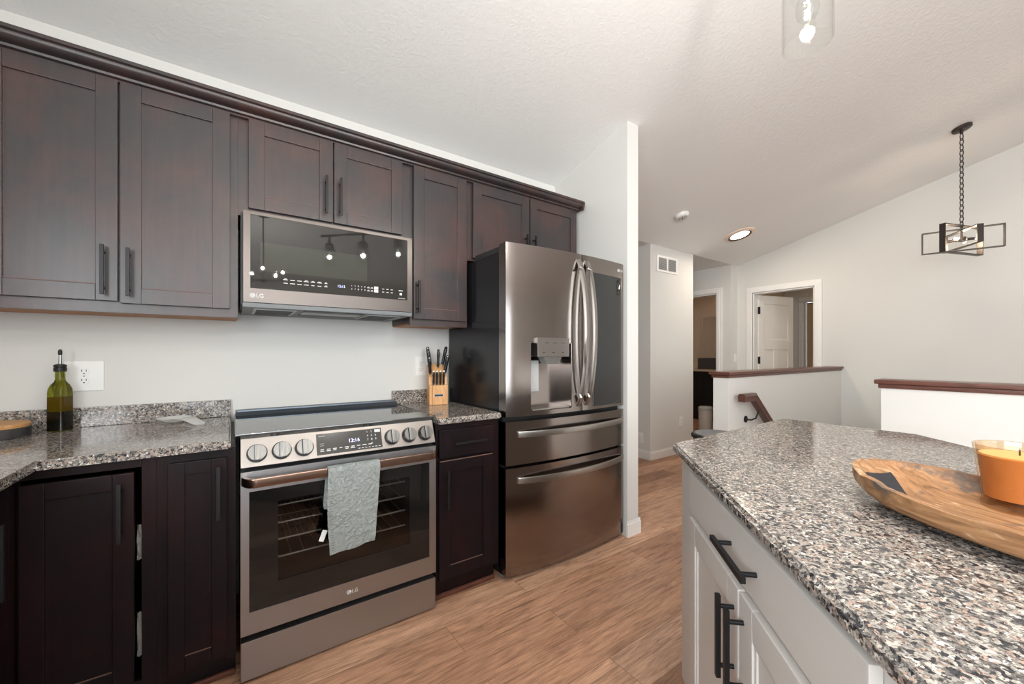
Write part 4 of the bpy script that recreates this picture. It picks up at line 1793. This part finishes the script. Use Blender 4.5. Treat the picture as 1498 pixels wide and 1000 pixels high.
b = B()
rows = []
NT, NA = 40, 22
for i in range(NT + 1):
    t = i / NT
    row = [bowl_pt(t, pi * j / NA, False) for j in range(NA + 1)]
    row += [bowl_pt(t, pi * (NA - j) / NA, True) for j in range(NA + 1)]
    rows.append(row)
vs = b.grid(rows, close_v=True)
b.bm.faces.new(vs[0][::-1])
b.bm.faces.new(vs[-1])
obj('bowl', b, M_bowl, o, 50)
b = B()
rows = []
for i in range(12):
    t = 0.075 + 0.20 * i / 11
    lo, hi = 0.46 + 0.26 * (i / 11), 0.80 - 0.02 * (i / 11)
    row = []
    for j in range(6):
        q = bowl_pt(t, pi * (lo + (hi - lo) * j / 5), True)
        row.append((q[0], q[1], q[2] + 0.0012))
    rows.append(row)
b.grid(rows)
bmesh.ops.solidify(b.bm, geom=b.bm.faces[:], thickness=0.0008)
obj('dark_patch', b, M_patch, o, 60)

# candle standing in the bowl
cxy = (1.193, 0.062)
zc = CT + 0.0155
o = thing('candle', 'amber glass jar candle standing in the wooden bowl', 'candle', (cxy[0], cxy[1], zc), 0.0)
b = B()
b.lathe([(0.0, 0.0), (0.046, 0.0), (0.0475, 0.004), (0.0475, 0.012), (0.0465, 0.014), (0.0585, 0.118), (0.0575, 0.119), (0.0545, 0.118), (0.0435, 0.016), (0, 0.016)], seg=48)
obj('jar', b, M_amber, o)
b = B()
b.lathe([(0, 0.0215), (0.0428, 0.0215), (0.0434, 0.023), (0.0522, 0.099), (0.050, 0.1005), (0, 0.1005)], seg=48)
obj('wax', b, M_wax, o)
b = B()
b.lathe([(0, 0.1006), (0.050, 0.1006), (0.050, 0.1018), (0, 0.1018)], seg=48)
obj('wax_top', b, M_waxtop, o)
b = B()
b.cyl((0, 0, 0.1018), (0.001, 0, 0.112), 0.0012)
obj('wick', b, M_rubber, o)


# ------------------------------------------------------------------ handrail on the stair wall
r = thing('handrail', 'short dark wooden stair handrail sloping down along the half wall', 'handrail', (3.4, 1.55, 0.6))
b = B()
ra_ = [(3.300, 0.865), (3.505, 0.875)]
secs = [(-0.026, -0.03), (0.026, -0.03), (0.026, 0.0), (0.030, 0.012), (0.018, 0.032), (-0.018, 0.032), (-0.030, 0.012), (-0.026, 0.0)]
path = [(3.300, 0.852), (3.500, 0.852), (4.35, 0.16)]
rows = []
for i, (x, z) in enumerate(path):
    row = []
    sl = [0, math.atan2(-0.692, 0.85) / 2, math.atan2(-0.692, 0.85)][i]
    st = 1 / cos(math.atan2(-0.692, 0.85) / 2) if i == 1 else 1
    for (yy, zz) in secs:
        row.append((x - zz * sin(sl) * st, 1.533 + yy, z + zz * cos(sl) * st))
    rows.append(row)
vs = b.grid(rows, close_v=True)
b.bm.faces.new(vs[0][::-1])
b.bm.faces.new(vs[-1])
obj('rail', b, M_capx, r)
for x, z in ((3.60, 0.742), (4.15, 0.295)):
    b = B()
    b.tube([(x - 0.08, 1.600, z - 0.085), (x - 0.07, 1.565, z - 0.088), (x - 0.03, 1.545, z - 0.075), (x, 1.535, z - 0.012)], 0.0065, 10)
    b.cyl((x - 0.08, 1.6045, z - 0.085), (x - 0.08, 1.598, z - 0.085), 0.028, seg=24)
    obj('bracket', b, M_black, r)

# stool behind the island
o = thing('stool', 'black stool with grey topped seat just behind the island corner', 'stool', (2.86, 1.50, 0), 0.0)
b = B()
b.lathe([(0, 0.592), (0.155, 0.592), (0.168, 0.600), (0.170, 0.616), (0.160, 0.626), (0, 0.627)], seg=40)
obj('seat', b, M_fabricblk, o)
b = B()
b.lathe([(0, 0.6272), (0.150, 0.6266), (0.145, 0.631), (0, 0.633)], seg=40)
obj('seat_pad', b, M_stoolgrey, o)
for i in range(4):
    a = pi / 4 + pi / 2 * i
    b = B()
    b.cyl((0.16 * cos(a), 0.16 * sin(a), 0), (0.11 * cos(a), 0.11 * sin(a), 0.592), 0.012)
    obj('leg', b, M_black, o)
b = B()
b.tube([(0.145 * cos(2 * pi * i / 32), 0.145 * sin(2 * pi * i / 32), 0.2) for i in range(32)], 0.008, 8, close=True)
obj('foot_ring', b, M_black, o)

# ------------------------------------------------------------------ bathroom beyond the hall
o = thing('trash_can', 'small white step trash can on the floor of the bathroom doorway', 'trash can', (6.00, 3.32, 0), 0.0)
b = B()
b.lathe([(0, 0), (0.095, 0), (0.10, 0.01), (0.102, 0.33), (0.10, 0.335), (0, 0.335)], seg=32)
obj('bin', b, mat('can_enamel', srgb(196, 190, 184), 0.3), o)
b = B()
b.lathe([(0.103, 0.336), (0.105, 0.34), (0.105, 0.372), (0.09, 0.392), (0, 0.402)], seg=32)
obj('lid', b, M_lgrey, o)
o = thing('bathroom_vanity', 'black bathroom vanity with pale top seen through the hall doorway', 'vanity', (7.3, 3.75, 0))
b = B()
b.box(7.06, 7.597, 3.0, 4.55, 0.0, 0.885)
obj('body', b, M_rubber, o)
for y0 in (3.03, 3.55, 4.07):
    b = B()
    shaker(b, 0.46, 0.70, T(7.058, y0 + 0.46, 0.12, radians(-90)), t=0.018)
    obj('door', b, M_rubber, o)
b = B()
b.box(7.03, 7.597, 2.98, 4.57, 0.886, 0.915, 0.004)
b.box(7.575, 7.597, 2.98, 4.57, 0.915, 1.03, 0.003)
obj('vanity_top', b, mat('vanity_stone', srgb(206, 188, 168), 0.3), o)
o = thing('mirror', 'framed bathroom mirror on the wall above the black vanity', 'mirror', (7.598, 3.9, 1.08))
b = B()
for (y0, y1, z0, z1) in ((3.10, 3.13, 1.13, 1.92), (4.25, 4.28, 1.13, 1.92), (3.10, 4.28, 1.92, 1.95), (3.10, 4.28, 1.10, 1.13)):
    b.box(7.575, 7.598, y0, y1, z0, z1, 0.003)
obj('frame', b, M_bath, o)
b = B()
b.box(7.585, 7.592, 3.13, 4.25, 1.13, 1.92)
obj('glass', b, M_mirror, o)
o = lone('reflection_block', B().box(7.40, 7.56, 3.62, 4.25, 0.916, 1.13, 0.006), M_patch, 'dark block standing in for a reflection in the bathroom mirror', 'box', (7.5, 3.94, 0.916))  # added block in place of a dark reflection in the mirror

# ------------------------------------------------------------------ pendant over the stairs
PX, PY = 4.855, 0.545
pz = vz(PY)
o = thing('pendant_light', 'dark bronze caged pendant light hanging by a chain over the stairs', 'pendant light', (PX, PY, 2.02))
M_bronze = mat('dark_bronze', srgb(70, 64, 60), 0.4, metal=0.7)
b = B()
b.lathe([(0, -0.026), (0.048, -0.024), (0.058, -0.017), (0.060, 0.0), (0, 0)], seg=36, M=Matrix.Translation((PX, PY, pz - 0.001)) @ Matrix.Rotation(-TILT, 4, 'X'))
b.cyl((PX, PY, pz - 0.055), (PX, PY, pz - 0.02), 0.010)
obj('canopy', b, M_bronze, o)
z = pz - 0.050
i = 0
lk = 0.052
b = B()
while z > 2.245:
    pts = []
    for q in range(16):
        a = 2 * pi * q / 16
        rx, rz = 0.0125 * cos(a), (lk / 2 + 0.004) * sin(a)
        if i % 2 == 0:
            pts.append((PX + rx * 0.818, PY - rx * 0.575, z - lk / 2 + rz))
        else:
            pts.append((PX + rx * 0.575, PY + rx * 0.818, z - lk / 2 + rz))
    b.tube(pts, 0.0034, 6, close=True)
    z -= lk * 0.86
    i += 1
obj('chain', b, M_bronze, o)
b = B()
b.cyl((PX, PY, 2.13), (PX, PY, 2.255), 0.007)
b.cyl((PX, PY, 2.120), (PX, PY, 2.150), 0.032)
obj('stem', b, M_bronze, o)
RV = Vector((cos(YAW), -sin(YAW), 0))
FV = Vector((sin(YAW), cos(YAW), 0))
for (dr_, df_, h, zc_) in ((0.352, -0.28, 0.172, 2.131), (0.440, 0.12, 0.222, 2.131), (-0.12, -0.36, 0.132, 2.136)):
    d = RV * dr_ + FV * df_
    W = d.length
    M = Matrix.Translation((PX, PY, zc_)) @ Matrix.Rotation(math.atan2(d.y, d.x), 4, 'Z')
    b = B()
    fw, ft = 0.019, 0.0035
    b.box(-W / 2, W / 2, -fw, fw, h / 2 - ft, h / 2 + ft, 0.001, M)
    b.box(-W / 2, W / 2, -fw, fw, -h / 2 - ft, -h / 2 + ft, 0.001, M)
    b.box(-W / 2 - ft, -W / 2 + ft, -fw, fw, -h / 2 - ft, h / 2 + ft, 0.001, M)
    b.box(W / 2 - ft, W / 2 + ft, -fw, fw, -h / 2 - ft, h / 2 + ft, 0.001, M)
    obj('frame_loop', b, M_bronze, o)
for dr_, df_ in ((-0.085, -0.035), (-0.07, 0.08), (0.085, -0.05), (0.09, 0.06)):
    d = (RV * dr_ + FV * df_)
    b = B()
    c0 = Vector((PX, PY, 2.132))
    b.cyl(c0 + d * 0.2, c0 + d * 0.72, 0.011)
    a = obj('lamp_arm', b, M_bronze, o)
    b = B()
    e = d.normalized()
    b.sphere(c0 + d * 0.72 + e * 0.030, 0.023, 16)
    obj('bulb', b, M_clear, a)
    point('pendant_lamp', c0 + d * 0.72 + e * 0.030, 1.5, (1, 0.80, 0.60), 0.015)

# ------------------------------------------------------------------ glass bar light over the island
BXc = Vector((1.245, 0.412, 0))
STEP = Vector((-0.247, -0.240, 0))
o = thing('bar_light', 'ceiling bar light with clear glass cylinder shades over the island', 'ceiling light', (1.0, 0.17, 2.02))
b = B()
mid = BXc + STEP
e0 = BXc - STEP * 0.25
e1 = BXc + STEP * 2.25
zb = 2.32
b.tube([(e0.x, e0.y, zb), (e1.x, e1.y, zb)], 0.011, 10)
obj('bar', b, M_black, o)
b = B()
for f in (0.6, 1.4):
    q = BXc + STEP * f
    obj('stem', B().cyl((q.x, q.y, zb), (q.x, q.y, vz(q.y) - 0.002), 0.007), M_black, o)
q = mid
b.lathe([(0, -0.022), (0.12, -0.022), (0.13, 0.0), (0, 0)], seg=32, M=Matrix.Translation((q.x, q.y, vz(q.y) - 0.001)) @ Matrix.Rotation(-TILT, 4, 'X'))
obj('canopy', b, M_black, o)
for i in range(3):
    q = BXc + STEP * i
    b = B()
    b.cyl((q.x, q.y, zb), (q.x, q.y, 2.235), 0.010)
    b.lathe([(0, 2.245), (0.035, 2.245), (0.04, 2.235), (0.04, 2.213), (0.022, 2.205), (0.022, 2.175), (0, 2.175)], (q.x, q.y, 0), 24)
    h = obj('lamp_holder', b, M_black, o)
    b = B()
    b.lathe([(0.0, 2.225), (0.052, 2.225), (0.056, 2.220), (0.056, 2.021), (0.0545, 2.020), (0.0535, 2.021), (0.0535, 2.219), (0.051, 2.222), (0, 2.222)], (q.x, q.y, 0), 48)
    obj('glass_shade', b, M_clear, h)
    b = B()
    b.lathe([(0.010, 2.175), (0.013, 2.165), (0.024, 2.130), (0.026, 2.112), (0.022, 2.094), (0.010, 2.080), (0, 2.077)], (q.x, q.y, 0), 24)
    obj('bulb', b, M_clear, h)
    point('bar_lamp', (q.x, q.y, 2.118), 13, (1, 0.95, 0.88), 0.016)
    b = B()
    b.tube([(q.x + 0.006 * sin(k * 1.1), q.y + 0.006 * cos(k * 1.1), 2.088 + 0.004 * k) for k in range(20)], 0.0014, 6)
    obj('filament', b, M_bulb, h)

# dining chandelier behind the camera, mirrored in the microwave door
DX, DYc, DZc = 0.34, -2.30, 2.30
o = thing('chandelier', 'black chandelier with small glass cups, mirrored in the microwave door', 'chandelier', (DX, DYc, DZc - 0.1))
b = B()
b.lathe([(0, -0.03), (0.06, -0.025), (0.07, 0), (0, 0)], (DX, DYc, vz(DYc) - 0.012), 28)
obj('canopy', b, M_black, o)
b = B()
b.cyl((DX, DYc, DZc - 0.1), (DX, DYc, vz(DYc) - 0.02), 0.008)
b.sphere((DX, DYc, DZc - 0.1), 0.04)
obj('stem', b, M_black, o)
for i in range(5):
    a = 2 * pi * i / 5 + 0.4
    x, y = DX + 0.24 * cos(a), DYc + 0.24 * sin(a)
    b = B()
    b.tube([(DX, DYc, DZc - 0.1), (x, y, DZc - 0.1), (x, y, DZc - 0.05)], 0.008, 8)
    ar = obj('arm', b, M_black, o)
    b = B()
    b.lathe([(0.02, -0.05), (0.045, -0.02), (0.05, 0.07), (0.049, 0.07), (0.043, -0.018), (0.018, -0.048)], (x, y, DZc), 24)
    obj('glass_shade', b, M_clear, ar)
    b = B()
    b.sphere((x, y, DZc + 0.01), 0.024, 12)
    obj('bulb', b, M_clear, ar)
    point('chandelier_lamp', (x, y, DZc + 0.01), 13, (1, 0.95, 0.88), 0.015)

# unseen glowing domes added to brighten the rooms beyond
M_dome = mat('fill_dome_glow', (1, 1, 1, 1), 0.4, emit=(1.0, 0.84, 0.66, 1), es=22)
for nm, (x, y, z) in (('bathroom', (6.75, 3.35, 2.452)), ('bedroom', (6.75, 1.2, 2.44))):
    o = thing('fill_dome', 'unseen glowing dome added on the ceiling to light the ' + nm, 'ceiling light', (x, y, z), 0.0)
    b = B()
    b.lathe([(0, -0.012), (0.15, -0.012), (0.155, 0.0), (0, 0)], seg=32)
    obj('base', b, M_trim, o)
    b = B()
    b.lathe([(0, -0.07), (0.07, -0.06), (0.12, -0.035), (0.135, -0.0125), (0, -0.0125)], seg=32)
    obj('dome', b, M_dome, o)
